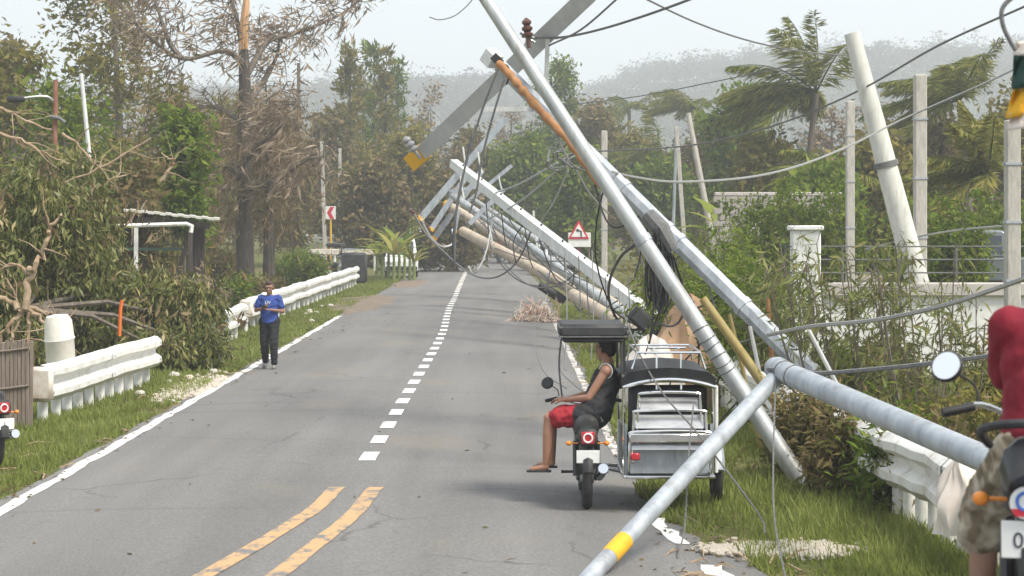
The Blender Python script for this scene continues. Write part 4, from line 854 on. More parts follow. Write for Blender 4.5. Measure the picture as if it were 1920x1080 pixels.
for i, (a, b) in enumerate([((1045, 305), (880, 375)), ((1050, 315), (900, 420)), ((1065, 320), (1010, 420)), ((1075, 310), (1140, 400))]):
    cable('slack grey wire running from the tangled coil to the fallen pole heads', [(a[0], a[1], 41), ((a[0]+b[0])/2, (a[1]+b[1])/2+10, 48), (b[0], b[1], 56)], .02, M_cable_l, group='slack wires from the tangle')
cable('loose wire end curling against the sky', [(805, 32, 35), (825, 37, 35), (855, 28, 35), (885, 0, 35), (895, -25, 35)], .009, M_cable)

# more wreckage of the same row: thinner poles, arms and slack wires
pL = pole('galvanised_pole', 'dented thin galvanised pole squeezed between the square pole and the tan poles', at(1238, 640, 50.4)-Vector((0, 0, .03)), at(905, 395, 61), .11, .085, M_galv, 12, bands=(.4, .75))
beam(pL, at(880, 420, 60.7), at(945, 355, 60.7), .13, .09, M_galv2)
pN = pole('tan_stub_pole', 'dark tan broken pole stub lying under the square steel pole', at(1262, 668, 44.8)-Vector((0, 0, .0)), at(1075, 553, 52), .17, .15, M_tan, 14, bands=(.6,))
for i in range(16):
    t0, t1 = rng.uniform(.25, .95), rng.uniform(.1, .9); pa = G0.lerp(G1, t0); pb_ = (H0.lerp(H1, t1) if i % 2 else I0.lerp(I1, t1)); m_ = (pa+pb_)/2-Vector((0, 0, rng.uniform(.1, .7)))
    b = MB().tube(spline([pa, m_, pb_], 8), .016, 5); o = b.build('cable', M_cable if i % 3 else M_black); o.data.transform(Matrix.Translation(-pa)); o.location = pa; tag(o, 'slack wire strung between the square steel pole and its fallen neighbours', 'cable', 'slack wires between the fallen poles')
for i in range(9):
    p0 = G0.lerp(G1, .12+.08*i); e = Vector((p0.x+rng.normal()*.25, p0.y+rng.normal()*.3, max(.02, p0.z-rng.uniform(.5, 1.4)))); m_ = (p0+e)/2+Vector((rng.normal()*.2, 0, 0))
    o = MB().tube(spline([p0, m_, e], 7), .014, 5).build('cable', M_black if i % 2 else M_cable); o.data.transform(Matrix.Translation(-p0)); o.location = p0; tag(o, 'short cut wire hanging from the underside of the square steel pole', 'cable', 'cut wires on the square pole')
for i in range(7):
    p0 = A0.lerp(A1, .12+.035*i); e = p0+Vector((rng.normal()*.25, .2, -rng.uniform(.4, 1.3))); e.z = max(e.z, .05); o = MB().tube(spline([p0, (p0+e)/2+Vector((rng.normal()*.2, .1, 0)), e], 7), .010, 5).build('cable', M_black); o.data.transform(Matrix.Translation(-p0)); o.location = p0; tag(o, 'thin black wire trailing off the lower round steel pole', 'cable', 'wires trailing off the round pole')
for i in range(5):
    t = .30+.1*i; p0 = C0.lerp(C1, t); p1 = C0.lerp(C1, t+.16); m_ = (p0+p1)/2-Vector((.1, .15, rng.uniform(.25, .7))); o = MB().tube(spline([p0, m_, p1], 8), .013, 5).build('cable', M_black if i % 2 else M_cable); o.data.transform(Matrix.Translation(-p0)); o.location = p0; tag(o, 'black wire sagging along the underside of the octagonal pole', 'cable', 'wires along the octagonal pole')

for i in range(14):
    ta, tb = rng.uniform(.3, 1), rng.uniform(.2, 1); prs = [(I0, I1), (J0, J1), (K0, K1), (H0, H1)]; (a0, a1), (b0_, b1) = prs[i % 4], prs[(i+1+i//4) % 4]; pa, pb_ = a0.lerp(a1, ta), b0_.lerp(b1, tb); m_ = (pa+pb_)/2-Vector((0, 0, rng.uniform(.3, 1.0))); m_.z = max(m_.z, .15)
    o = MB().tube(spline([pa, m_, pb_], 8), .022, 5).build('cable', M_black if i % 2 else M_cable); o.data.transform(Matrix.Translation(-pa)); o.location = pa; tag(o, 'drooping wire looped among the tan and galvanised fallen poles', 'cable', 'wires looped among the far fallen poles')
# ================================================================== guardrails, walls, sheds, signs
M_wpaint = mat('weathered_white_paint', (.64, .60, .52), (.76, .75, .71), 3, .65, bump=.25, c3=(.78, .77, .74), lo=.3, hi=.5, grime=(.34, .27, .19), gamt=.85, detail=9)
M_wpaint2 = mat('stained_white_paint', (.40, .30, .20), (.62, .55, .47), 4, .7, bump=.2, lo=.3, hi=.5, c3=(.72, .68, .62))
PROF = [(o*1.5, .27+(z-.39)*1.62) for o, z in [(0, .39), (.035, .395), (.085, .44), (.085, .49), (.012, .535), (.012, .575), (.085, .62), (.085, .67), (.035, .715), (0, .72)]]
def guardrail(label, p0, p1, side, posts, seg=4.0, m=None, dent=.012, terminal=(True, False), seed=1, group='white painted guardrails', zs=1.0, pr=.075):
    """W-beam rail; side = +1 when its face looks towards +X"""
    r = np.random.default_rng(seed); m = m or M_wpaint; p0, p1 = Vector(p0), Vector(p1); root = thing('guardrail', label, 'guardrail', p0, 0, group); L = (p1-p0).length; d = (p1-p0).normalized(); nn = Vector((d.y, -d.x, 0))
    if nn.x*side < 0: nn = -nn
    k = max(1, round(L/seg))
    def zat(p): return gz(p.x, p.y)
    for s in range(k):
        a, b = L*s/k, L*(s+1)/k+(.12 if s < k-1 else 0); b_ = MB(); m_ = max(3, int((b-a)/.4)); off = .006*(s % 2)
        for i in range(m_+1):
            p = p0+d*lerp(a, b, i/m_); dz, dn = dent*fbm(p.y*1.3, seed), dent*1.6*fbm(p.y*2.1, seed+3)
            for q, (o, z) in enumerate(PROF): b_.v.append(tuple(p+nn*(o+dn+off+.06)+Vector((0, 0, zat(p)+z*zs+dz+random.uniform(-.003, .003)))))
            for q, (o, z) in enumerate(reversed(PROF)): b_.v.append(tuple(p+nn*(o+dn+off+.052)+Vector((0, 0, zat(p)+z*zs+dz))))
            n2 = 2*len(PROF)
            if i: b_.f += [((i-1)*n2+q, (i-1)*n2+(q+1) % n2, i*n2+(q+1) % n2, i*n2+q) for q in range(n2)]
        b_.m = [0]*len(b_.f); rl = b_.build('rail', m, root, world=True)
        if p0.y < 40:
            for tt in (a+.15, b-.15):
                p = p0+d*tt
                for z in (.40, .683):
                    c = p+nn*.19+Vector((0, 0, zat(p)+z*zs)); MB().cyl(c-nn*.03, c+nn*.014, .02, .017, 6).build('bolt', M_galv2, rl, world=True)
    t = .3
    while t < L:
        p = p0+d*t; z = zat(p); MB().cyl(p+Vector((0, 0, z-.1)), p+Vector((0, 0, z+.70*zs)), pr, pr, 10).build('post', m, root, world=True); t += posts*random.uniform(.92, 1.08)
    for e, (has, p, dd) in enumerate(((terminal[0], p0, -d), (terminal[1], p1, d))):
        if has:
            u = Vector((0, 0, 1)); M = Matrix((nn, dd, u)).transposed().to_4x4(); M.translation = p+Vector((0, 0, zat(p)))+nn*.1
            b_ = MB(); b_.box((-.03, .03, .54*zs), (.34, .12, .50), M, bev=.06); b_.build('end_terminal', M_wpaint2, root, world=True)
    return root
guardrail('stained white guardrail with a square end beside the picket panel', (-6.72, 30.2, 0), (-6.42, 38, 0), 1, .7, 3.9, dent=.014, seed=1)
guardrail('short broken white rail end beneath the drooping leaves', (-6.62, 48.2, 0), (-6.78, 52.8, 0), 1, 1.2, 4.6, dent=.05, terminal=(False, False), seed=2)
guardrail('long white guardrail behind the walking woman', (-6.92, 55, 0), (-6.85, 93.5, 0), 1, 1.5, 4.8, dent=.025, seed=3, zs=1.06)
guardrail('white guardrail on the right verge behind the fallen poles and tricycle', (4.1, 14.6, 0), (2.75, 46, 0), -1, .5, 4.0, dent=.03, terminal=(True, False), seed=4, m=M_wpaint)
# far white railing on the bank
fr = thing('white_railing', 'far white railing with ball topped posts below the chevron sign', 'railing', (-11.6, 121, .9))
for x in np.linspace(-11.6, -7.75, 9): MB().cyl((x, 121, .7), (x, 121, 1.9), .075, .075, 10).ball((x, 121, 1.97), .1).build('post', M_wpaint, fr, world=True)
for z in (1.86, 1.62): MB().box((-9.67, 120.9, z), (4.05, .07, .13), bev=.02).build('rail', M_wpaint, fr, world=True)
fr2 = thing('white_railing', 'low white rail below the far ball topped railing', 'railing', (-11.5, 112, .3))
for x in np.linspace(-11.4, -7.2, 7): MB().cyl((x, 112, .2), (x, 112, 1.35), .07, .07, 8).build('post', M_wpaint, fr2, world=True)
MB().box((-9.3, 111.92, 1.2), (4.4, .07, .3), bev=.03).build('rail', M_wpaint2, fr2, world=True)

# picket panel and drum
M_wood = mat('old_grey_wood', (.17, .13, .10), (.28, .23, .19), 7, .95, bump=.6, stretch=(4, 4, .35))
pf = thing('picket_panel', 'old grey wooden picket panel standing beside the guardrail end', 'fence', (-7.0, 29.6, 0))
for i in range(13):
    x = -.33+.055*i; h = 1.22+.03*math.sin(i*2.1); MB().box((x, 0, h/2-.03), (.049, .03+.006*(i % 3), h), rot=Matrix.Rotation(random.uniform(-.012, .012), 3, 'Y'), bev=.006).build('picket', M_wood, pf, False)
for z in (.5, 1.02): MB().tube([(-.36, -.03, z), (0, -.035, z+.03), (.3, -.03, z+.07)], .02, 6).build('rail', M_wood, pf)
MB().cyl((-.41, .01, -.05), (-.40, .01, 1.62), .03, .026, 8).build('post', M_bamboo, pf)
M_plastic = mat('dirty_white_plastic', (.62, .56, .46), (.76, .74, .68), 3, .5, c3=(.50, .40, .30))
dr = thing('plastic_drum', 'torn dirty white plastic drum standing behind the stained guardrail', 'drum', (-6.95, 33.3, 0), R(15))
b = MB(); b.lathe([(.20, -.02), (.225, .05), (.225, .5), (.235, .52), (.225, .55), (.22, 1.0), (.232, 1.02), (.22, 1.06), (.215, 1.30), (.17, 1.39), (.06, 1.41)], n=22); b.v = [(x*(1+.10*math.sin(z*5+x*9)), y*(1+.12*math.sin(z*7+2)), z) for x, y, z in b.v]; o = b.build('shell', M_plastic, dr)
o.rotation_euler = (R(5), R(-7), 0)
pl = thing('orange_strip', 'narrow orange strip poking out of the fallen foliage', 'plastic strip', at(226, 575, 40.0)-Vector((0, 0, .2)))
MB().tube([(-.02, 0, -.35), (0, 0, .15), (.03, 0, .32)], .035, 6).build('strip', mat('orange_plastic', (.75, .17, .03), rough=.5), pl)

# small shed
M_sheet = mat('old_roof_sheet', (.46, .45, .40), (.62, .60, .54), 4, .6, .1, c3=(.30, .25, .2))
M_dark = mat('dark_boards', (.05, .04, .035), (.10, .08, .07), 6, .9, stretch=(3, 3, .4), bump=.4)
sh = thing('roadside_shed', 'small open shed with slanting sheet roof behind the fallen foliage', 'shed', (-9.1, 56, 0))
def sp_(x, y, d): return at(x, y, d)
b = MB()
for i in range(16):
    xa, xb = lerp(232, 412, i/16), lerp(232, 412, (i+1)/16)-.0
    za, zb = lerp(393, 411, i/16), lerp(393, 411, (i+1)/16); h = .02*(i % 2)
    p = [at(xa, za, 55.2), at(xb, zb, 55.2), at(xb, zb-2, 57.6), at(xa, za-2, 57.6)]; up = Vector((0, 0, h)); dn = Vector((0, 0, -.05))
    b.add([*[q+up for q in p], *[q+dn+up for q in p]], [(0, 1, 2, 3), (7, 6, 5, 4), (0, 4, 5, 1), (1, 5, 6, 2), (2, 6, 7, 3), (3, 7, 4, 0)])
b.build('roof', M_sheet, sh, False, True)
MB().tube([at(215, 424, 55.0), at(350, 420, 55.0), at(360, 424, 55.0), at(358, 436, 55.0)], .055, 8).build('gutter_pipe', M_wpaint, sh, world=True)
MB().box((0, 0, 0), (1.9, .05, .16), Matrix.Translation(at(325, 417, 55.4)) @ Matrix.Rotation(R(5), 4, 'Y')).build('fascia', M_dark, sh, False, True)
for x, m in ((255, M_wpaint), (357, M_dark)):
    p = at(x, 420, 55.3); MB().box((p.x, p.y, p.z/2), (.1, .1, p.z), bev=.008).build('post', m, sh, False, True)
for i in range(6):
    p = at(361+i*4.2, 419, 56); MB().box((p.x, p.y, p.z/2-.02), (.056, .03+.01*(i % 2), p.z+.04)).build('board', M_dark, sh, False, True)
MB().tube([at(362, 425, 55.6), at(330, 520, 55.6)], .07, 4).build('brace', M_dark, sh, False, True)
MB().box(tuple(at(290, 467, 56.6)), (1.9, .6, .07)).build('shelf', mat('green_shelf', (.10, .17, .13), rough=.7), sh, False, True)
for z in np.linspace(440, 520, 5): MB().cyl(at(215, z, 57.5), at(360, z, 57.5), .012, .012, 5).build('mesh_wire', M_cable, sh, False, True)
for x in np.linspace(215, 360, 17): MB().cyl(at(x, 425, 57.5), at(x, 560, 57.5), .012, .012, 5).build('mesh_wire', M_cable, sh, False, True)

# street lamp and leaning lamp pole on the left
M_rustp = mat('red_rusty_post', (.22, .09, .06), (.30, .15, .10), 6, .9)
sl_ = thing('street_lamp', 'rusty street lamp pole with a short arm and dark lamp head', 'street lamp', (at(103, 300, 50).x, 50, 0))
p = at(104, 150, 50); MB().tube([(p.x, 50, -.1), (p.x-.02, 50, p.z*.5), p], [.07, .065, .06], 10).build('pole', M_rustp, sl_, world=True)
MB().tube(spline([at(103, 192, 50), at(90, 182, 49.9), at(70, 181, 49.8), at(44, 184, 49.7)], 5), .03, 7).build('arm', M_galv, sl_, world=True)
MB().box(tuple(at(30, 186, 49.7)), (.42, .18, .14), bev=.04).build('lamp_head', M_black, sl_, world=True)
MB().tube([at(92, 218, 49.9), at(112, 222, 49.9), at(122, 230, 49.9)], .05, 6).build('bracket', M_cable, sl_, world=True)
pole('leaning_lamp_pole', 'thin white pole leaning among the stripped trees behind the fallen foliage', at(184, 400, 47)-Vector((-.25, 0, at(184, 400, 47).z+.05)), at(152, 138, 47), .06, .045, M_bright, 10)
tarp = MB().box(tuple(at(120, 322, 62)), (1.1, .1, .5), bev=.03); o = tarp.build('green_tarp', mat('teal_tarp', (.03, .16, .13), (.02, .10, .09), 3, .7)); tag(o, 'teal tarp scrap hanging in the trees behind the lamp pole', 'tarp')

# signs
M_red = mat('sign_red', (.55, .03, .05), rough=.4); M_sw = mat('sign_white', (.80, .80, .78), (.70, .68, .65), 5, .4)
cs = thing('chevron_sign', 'white chevron sign with a red arrow on a yellow post', 'sign', (at(619, 400, 117).x, 117, gz(-9.9, 117)))
c = at(620, 399, 117); MB().box(tuple(c), (.56, .03, .72), bev=.01).build('panel', M_sw, cs, False, True)
MB().prism([(.2, .33), (-.02, .33), (-.2, 0), (-.02, -.33), (.2, -.33), (.02, 0)], -.024, -.018, Matrix.Translation(c)).build('chevron', M_red, cs, False, True)
MB().cyl((c.x, 117.05, .7), (c.x, 117.05, c.z+.3), .055, .055, 10).build('post', M_yel, cs, world=True)
ws = thing('warning_sign', 'red bordered triangle sign with a bent arrow over a white board', 'sign', (at(1085, 440, 74).x, 74, 0))
c = at(1085, 434, 74); k = .36
MB().prism([(-k, -.26), (k, -.26), (0, .40)], 0, .02, Matrix.Translation(c)).build('triangle', M_red, ws, False, True)
MB().prism([(-k*.72, -.19), (k*.72, -.19), (0, .27)], -.012, -.004, Matrix.Translation(c)).build('triangle_face', M_sw, ws, False, True)
MB().prism([(.09, -.16), (.04, -.16), (.04, .0), (-.04, .04), (-.04, -.01), (-.13, .06), (-.04, .13), (-.04, .09), (.09, .03)], -.022, -.016, Matrix.Translation(c+Vector((.02, 0, -.02)))).build('arrow', M_black, ws, False, True)
MB().box(tuple(c+Vector((.03, .04, -.29))), (.78, .025, .5), bev=.008).build('board', M_sw, ws, False, True)
MB().cyl((c.x+.02, 74.09, -.1), (c.x+.02, 74.09, c.z-.1), .035, .035, 8).build('post', mat('dark_red_post', (.25, .06, .05), rough=.6), ws, world=True)
MB().cyl((c.x+.36, 74.1, -.1), (c.x+.36, 74.1, c.z-.05), .03, .03, 8).build('post', M_wood, ws, world=True)

# white gate pillar, white wall, block wall, railing fence
M_wall = mat('whitewashed_wall', (.70, .69, .66), (.80, .79, .77), 2, .85, c3=(.60, .60, .55), bump=.15)
M_stain = mat('stained_whitewash', (.78, .77, .75), (.72, .71, .68), 1.4, .85, c3=(.42, .45, .38), bump=.2, lo=.35, hi=.55, grime=(.33, .33, .26), gamt=.5)
M_cap = mat('grey_coping', (.42, .38, .35), (.50, .46, .43), 4, .9, bump=.3)
gp = thing('gate_pillar', 'white square gate pillar with a flat cap behind the shrubs', 'pillar', (at(1510, 430, 39).x, 39, 0))
MB().box((0, 0, 1.33), (.50, .50, 2.7), bev=.02).build('shaft', M_stain, gp); MB().box((0, 0, 2.72), (.60, .60, .09), bev=.02).build('cap', M_wall, gp); MB().box((0, 0, .15), (.66, .66, .4), bev=.02).build('plinth', M_cap, gp)
wl = thing('white_wall', 'long whitewashed wall with grey coping and a metal railing behind the shrubs', 'wall', (7.6, 39, 0))
MB().box((1.05, 0, .72), (7.6, .22, 1.54), bev=.01).build('panel', M_stain, wl); MB().box((1.05, -.02, 1.60), (7.7, .40, .24), bev=.02).build('coping', M_cap, wl)
for x in np.linspace(-2.6, 4.7, 8): MB().cyl((x, .02, 1.7), (x, .02, 2.42), .02, .02, 8).build('railing_post', M_cable, wl)
for z in (1.9, 2.14, 2.38): MB().cyl((-2.65, .02, z), (4.75, .02, z), .014, .014, 8).build('railing_bar', M_cable, wl)
M_blk = mat('grey_block', (.30, .27, .24), (.40, .37, .34), 6, .95, bump=.5)
bw = thing('block_wall', 'grey concrete block wall behind the garden bushes', 'wall', (at(1460, 400, 70).x, 70, 0)); blk = None
MB().box((0, .12, 1.72), (4.0, .1, 3.5)).build('mortar', M_cap, bw, False)
bmesh_ = MB().box((0, 0, 0), (.385, .2, .185), bev=.012).mesh('block', M_blk, False)
for j in range(9):
    for i in range(10):
        o = link('block', bmesh_, bw); o.location = (-1.85+.4*i+(.2 if j % 2 else 0)-.1, random.uniform(-.006, .006), 1.95+.2*j)
MB().box((0, .06, 3.72), (4.2, .34, .12), bev=.02).build('coping', M_cap, bw, False)

# far tin roofed houses
def tin_house(label, px, py, d, w, h, seed):
    c = at(px, py, d); root = thing('tin_roof_house', label, 'house', (c.x, d, gz(c.x, d))); g0 = Vector((c.x, d, gz(c.x, d))); z = c.z-g0.z
    MB().box((0, 1.2, z/2-.2), (w*.86, 2.4, z-.2)).build('wall', M_blk, root, False)
    b = MB(); n = 14
    for i in range(n):
        x0, x1 = -w/2+w*i/n, -w/2+w*(i+1)/n; h_ = .03*(i % 2)
        b.add([(x0, -.4, z-.35+h_), (x1, -.4, z-.35+h_), (x1, 2.9, z+h+h_), (x0, 2.9, z+h+h_), (x0, -.4, z-.40+h_), (x1, -.4, z-.40+h_), (x1, 2.9, z+h-.05+h_), (x0, 2.9, z+h-.05+h_)], [(0, 1, 2, 3), (7, 6, 5, 4), (0, 4, 5, 1), (1, 5, 6, 2), (2, 6, 7, 3), (3, 7, 4, 0)])
    b.build('roof', mat('pale_tin', (.42, .43, .45), (.55, .56, .58), 3, .5, .2), root, False)
    MB().box((-.3, -.02, z*.45), (.7, .06, .8)).build('window', M_dark, root, False)
tin_house('low house with pale tin roof behind the far railing', 700, 420, 140, 3.6, .5, 1)
tin_house('low house with grey tin roof beside the yellow tipped arms', 745, 425, 132, 3.0, .35, 2)

# cloth, debris heaps
def cloth(name, label, px, gy, d, rx, ry, h, m, seed, cat):
    c = at(px, gy, d); c.z = gz(c.x, d); b = MB(); r = np.random.default_rng(seed); n, k = 36, 12
    for i in range(k+1):
        t = i/k; 
        for j in range(n):
            a = 2*math.pi*j/n; q = (1-t**2.2)**.5 if t < 1 else .0; fold = 1+.10*math.sin(a*5+seed+t*3)+.06*math.sin(a*11+seed*2)
            b.v.append((rx*q*fold*math.cos(a)+.04*h*math.sin(9*t+a*2), ry*q*fold*math.sin(a), h*t*(1+.08*math.sin(a*3+seed))-.03))
        if i: b.f += [((i-1)*n+j, (i-1)*n+(j+1) % n, i*n+(j+1) % n, i*n+j) for j in range(n)]
    b.m = [0]*len(b.f); o = b.build(name, m); o.location = c; tag(o, label, cat); return o
M_tarp = mat('tan_cloth', (.44, .27, .16), (.54, .36, .23), 3, .85, bump=.3); M_pale = mat('pale_cloth', (.66, .57, .50), (.76, .70, .64), 3, .85, bump=.3)
cloth('tan_tarp', 'tan tarpaulin heaped behind the tricycle below the cable bundle', 1292, 0, 33.5, .62, .5, 1.62, M_tarp, 1, 'tarpaulin')
cloth('pale_sack', 'pale crumpled sheet beside the tan tarpaulin', 1218, 0, 33.0, .5, .5, 1.05, M_pale, 3, 'sheet')
db = thing('debris_heap', 'heap of pink and tan twigs and netting on the road edge', 'debris', (at(1005, 555, 60).x, 60, 0)); r_ = np.random.default_rng(4); b = MB(); b2 = MB()
for i in range(260):
    a = r_.uniform(0, 6.28); q = r_.uniform(0, .75); p = Vector((q*math.cos(a), q*.7*math.sin(a), .04+(.75-q)*r_.uniform(0, .75))); e = p+Vector(r_.normal(size=3))*.22; e.z = max(e.z, .02); (b if i % 2 else b2).tube([p, p.lerp(e, .5)+Vector(r_.normal(size=3))*.04, e], [.014, .011, .006], 4, False)
tag(b.build('twigs', mat('pink_twigs', (.46, .26, .20), (.56, .38, .30), 9, .9), db), kind='stuff'); tag(b2.build('netting', mat('pale_twigs', (.55, .46, .36), (.66, .58, .48), 9, .9), db), kind='stuff')
for i in range(16):
    x, y = (-5.9+random.uniform(-.5, .35), random.uniform(58, 76)) if i < 9 else (-6.0+random.uniform(-.3, .5), random.uniform(34, 40)); s = random.uniform(.05, .13)
    b = MB(); b.ball((0, 0, 0), (s, s*.8, s*.6), n=9, m=6); b.v = [tuple(Vector(v)*random.uniform(.85, 1.15)) for v in b.v]; o = b.build('stone', M_conc if i % 3 else M_tan, None, False); o.location = (x, y, gz(x, y)+s*.3); o.rotation_euler.z = random.uniform(0, 6)
    tag(o, 'pale stone lying on the grass by the long white guardrail' if i < 9 else 'pale stone lying by the rubble under the fallen leaves', 'stone', 'stones on the left verge by the long rail' if i < 9 else 'stones under the fallen leaves')
# ================================================================== vehicles
M_chrome = mat('polished_steel', (.72, .72, .72), (.80, .80, .80), 6, .16, 1.0)
M_tyre = mat('tyre_rubber', (.02, .02, .02), (.04, .038, .035), 12, .85)
M_bpaint = mat('black_paint', (.012, .012, .014), (.025, .025, .027), 3, .4, spec=.5, coat=.15, grime=(.12, .11, .095), gamt=.45)
M_vinyl = mat('black_vinyl', (.02, .022, .022), (.045, .045, .045), 5, .6, bump=.3, grime=(.13, .12, .105), gamt=.5)
M_redlens = mat('red_lens', (.45, .02, .03), rough=.2, spec=.6); M_amber = mat('amber_lens', (.75, .25, .03), rough=.25)
M_lens = mat('clear_lens', (.75, .75, .72), rough=.15, spec=.6); M_engine = mat('engine_alloy', (.20, .20, .20), (.28, .28, .28), 8, .5, .6)
M_plate = mat('white_plate', (.78, .78, .75), (.70, .70, .68), 8, .5); M_ink = mat('dark_ink', (.03, .03, .05), rough=.6)
M_glass = mat('dark_glass', (.03, .04, .05), rough=.06, spec=.7); M_mirror = mat('mirror_glass', (.92, .93, .94), rough=.02, metal=1.0)

M_steel = mat('brushed_steel_sheet', (.36, .36, .36), (.52, .52, .51), 4, .28, 1.0, .06, (1, 1, 3))
def moto(root, M, body=None, plate=None, tail=True, mface=None, mtilt=66, mirrors=True):
    """commuter motorcycle heading +Y; parts go under root"""
    body = body or M_bpaint; B = lambda: MB()
    for y, w_ in ((-.62, .055), (.66, .045)):
        w = B().torus((0, y, .30), .245, w_, 'X', 30, 10, M, .95).build('wheel', M_tyre, root)
        rim = B().torus((0, y, .30), .20, .018, 'X', 26, 8, M, 1.6)
        for k in range(9): a = k*2*math.pi/9; rim.cyl((0, y, .30), (0, y+.2*math.cos(a), .30+.2*math.sin(a)), .006, .006, 4, M)
        rim.build('rim', M_chrome, w); B().cyl((-.07, y, .30), (.07, y, .30), .045, .045, 12, M).build('hub', M_engine, w)
    f = B()
    for s in (-.05, .05): f.tube([(s, .50, .84), (s, .30, .62), (s*1.6, .20, .34), (s*1.6, -.15, .32), (s*1.8, -.30, .50), (s*1.8, -.75, .72)], .018, 7, M=M); f.tube([(s*1.7, -.2, .34), (s*1.7, -.62, .30)], .02, 7, M=M); f.tube([(s*2.2, -.60, .33), (s*2.2, -.5, .66)], .026, 8, M=M)
    f.build('frame', M_bpaint, root)
    B().tube([(0, .12, .42), (0, .10, .48), (0, .06, .62)], [.10, .11, .085], 12, M=M).box((0, .02, .38), (.22, .34, .18), M, bev=.04).build('engine', M_engine, root)
    fk = B()
    for s in (-.075, .075): fk.cyl((s, .66, .30), (s, .49, .86), .022, .026, 10, M)
    fk.build('fork', M_chrome, root)
    B().tube([(0, .90, .36), (0, .86, .55), (0, .68, .62), (0, .50, .58)], .055, 8, M=M).build('front_fender', body, root)
    B().tube([(0, -.10, .70), (0, .02, .78), (0, .20, .84), (0, .36, .83), (0, .45, .78)], [.09, .135, .15, .13, .08], 14, M=M).build('fuel_tank', body, root)
    B().tube([(0, -.02, .77), (0, -.20, .775), (0, -.45, .79), (0, -.70, .83), (0, -.78, .835)], [.095, .125, .135, .12, .07], 12, M=M).build('seat', M_vinyl, root)
    B().tube([(0, -.35, .69), (0, -.65, .73), (0, -.90, .79)], [.10, .10, .06], 10, M=M).build('tail_cowl', body, root)
    B().tube([(0, -.60, .62), (0, -.82, .62), (0, -.97, .50), (0, -1.0, .40)], [.06, .07, .065, .05], 8, M=M).build('rear_fender', M_vinyl, root)
    if tail:
        t = B().box((0, -.93, .74), (.19, .09, .17), M, bev=.03).build('tail_light', M_vinyl, root); B().box((0, -.978, .74), (.13, .02, .12), M, bev=.01).build('lens', M_redlens, t); B().torus((0, -.99, .74), .042, .009, 'Y', 20, 6, M).build('lens_ring', M_lens, t)
    for s in (-1, 1): B().cyl((s*.06, -.88, .68), (s*.17, -.88, .68), .008, .008, 6, M).ball((s*.185, -.89, .68), (.03, .035, .025), M, 8, 6).build('turn_signal', M_amber, root)
    p = B().box((0, -1.0, .56), (.225, .006, .125), M @ Matrix.Translation((0, 0, 0)), bev=.002).build('number_plate', M_plate, root)
    if plate: text_mesh(plate, .075, 'plate_number', M_ink, p, M @ Matrix.Translation((0, -1.005, .555)) @ Matrix.Rotation(R(90), 4, 'X'), .001)
    hb = B().tube(spline([(-.36, .34, 1.0), (-.24, .40, 1.02), (-.10, .47, .96), (0, .48, .95), (.10, .47, .96), (.24, .40, 1.02), (.36, .34, 1.0)], 5), .012, 7, M=M).build('handlebar', M_chrome, root)
    for s in (-1, 1):
        B().cyl((s*.27, .385, 1.015), (s*.39, .33, .99), .019, .019, 10, M).build('grip', M_black, root); B().tube([(s*.26, .41, 1.01), (s*.33, .42, 1.0), (s*.40, .39, .985)], .006, 5, M=M).build('lever', M_chrome, root)
        if mirrors:
            mi = B().tube(spline([(s*.25, .40, 1.02), (s*.27, .41, 1.10), (s*.36, .38, 1.16)], 4), .006, 6, M=M).build('mirror', M_black, root)
            Mm = M @ Matrix.Translation((s*.37, .37, 1.17)) @ Matrix.Rotation(R(20)*s, 4, 'Z') @ Matrix.Rotation(R(mtilt), 4, 'X'); B().lathe([(.05, -.012), (.062, -.006), (.066, .012), (.06, .02)], Mm, 22).build('mirror_shell', M_black, mi); B().lathe([(.0585, .0205), (.058, .0225)], Mm, 22).build('mirror_face', mface or M_mirror, mi)
    h = B().ball((0, .60, .92), (.085, .075, .085), M, 14, 10).build('headlight', body, root); B().ball((0, .64, .92), (.07, .06, .07), M, 12, 8).build('lens', M_lens, h)
    B().tube(spline([(.09, .16, .40), (.12, .05, .26), (.13, -.25, .27), (.14, -.45, .33), (.15, -.95, .44)], 4), [.02]*9+[.03, .05, .05, .055, .055, .055, .055, .05], 10, M=M).build('exhaust', M_chrome, root)
    for s in (-1, 1): B().cyl((s*.08, -.02, .30), (s*.24, -.02, .30), .014, .016, 7, M).build('foot_peg', M_black, root)

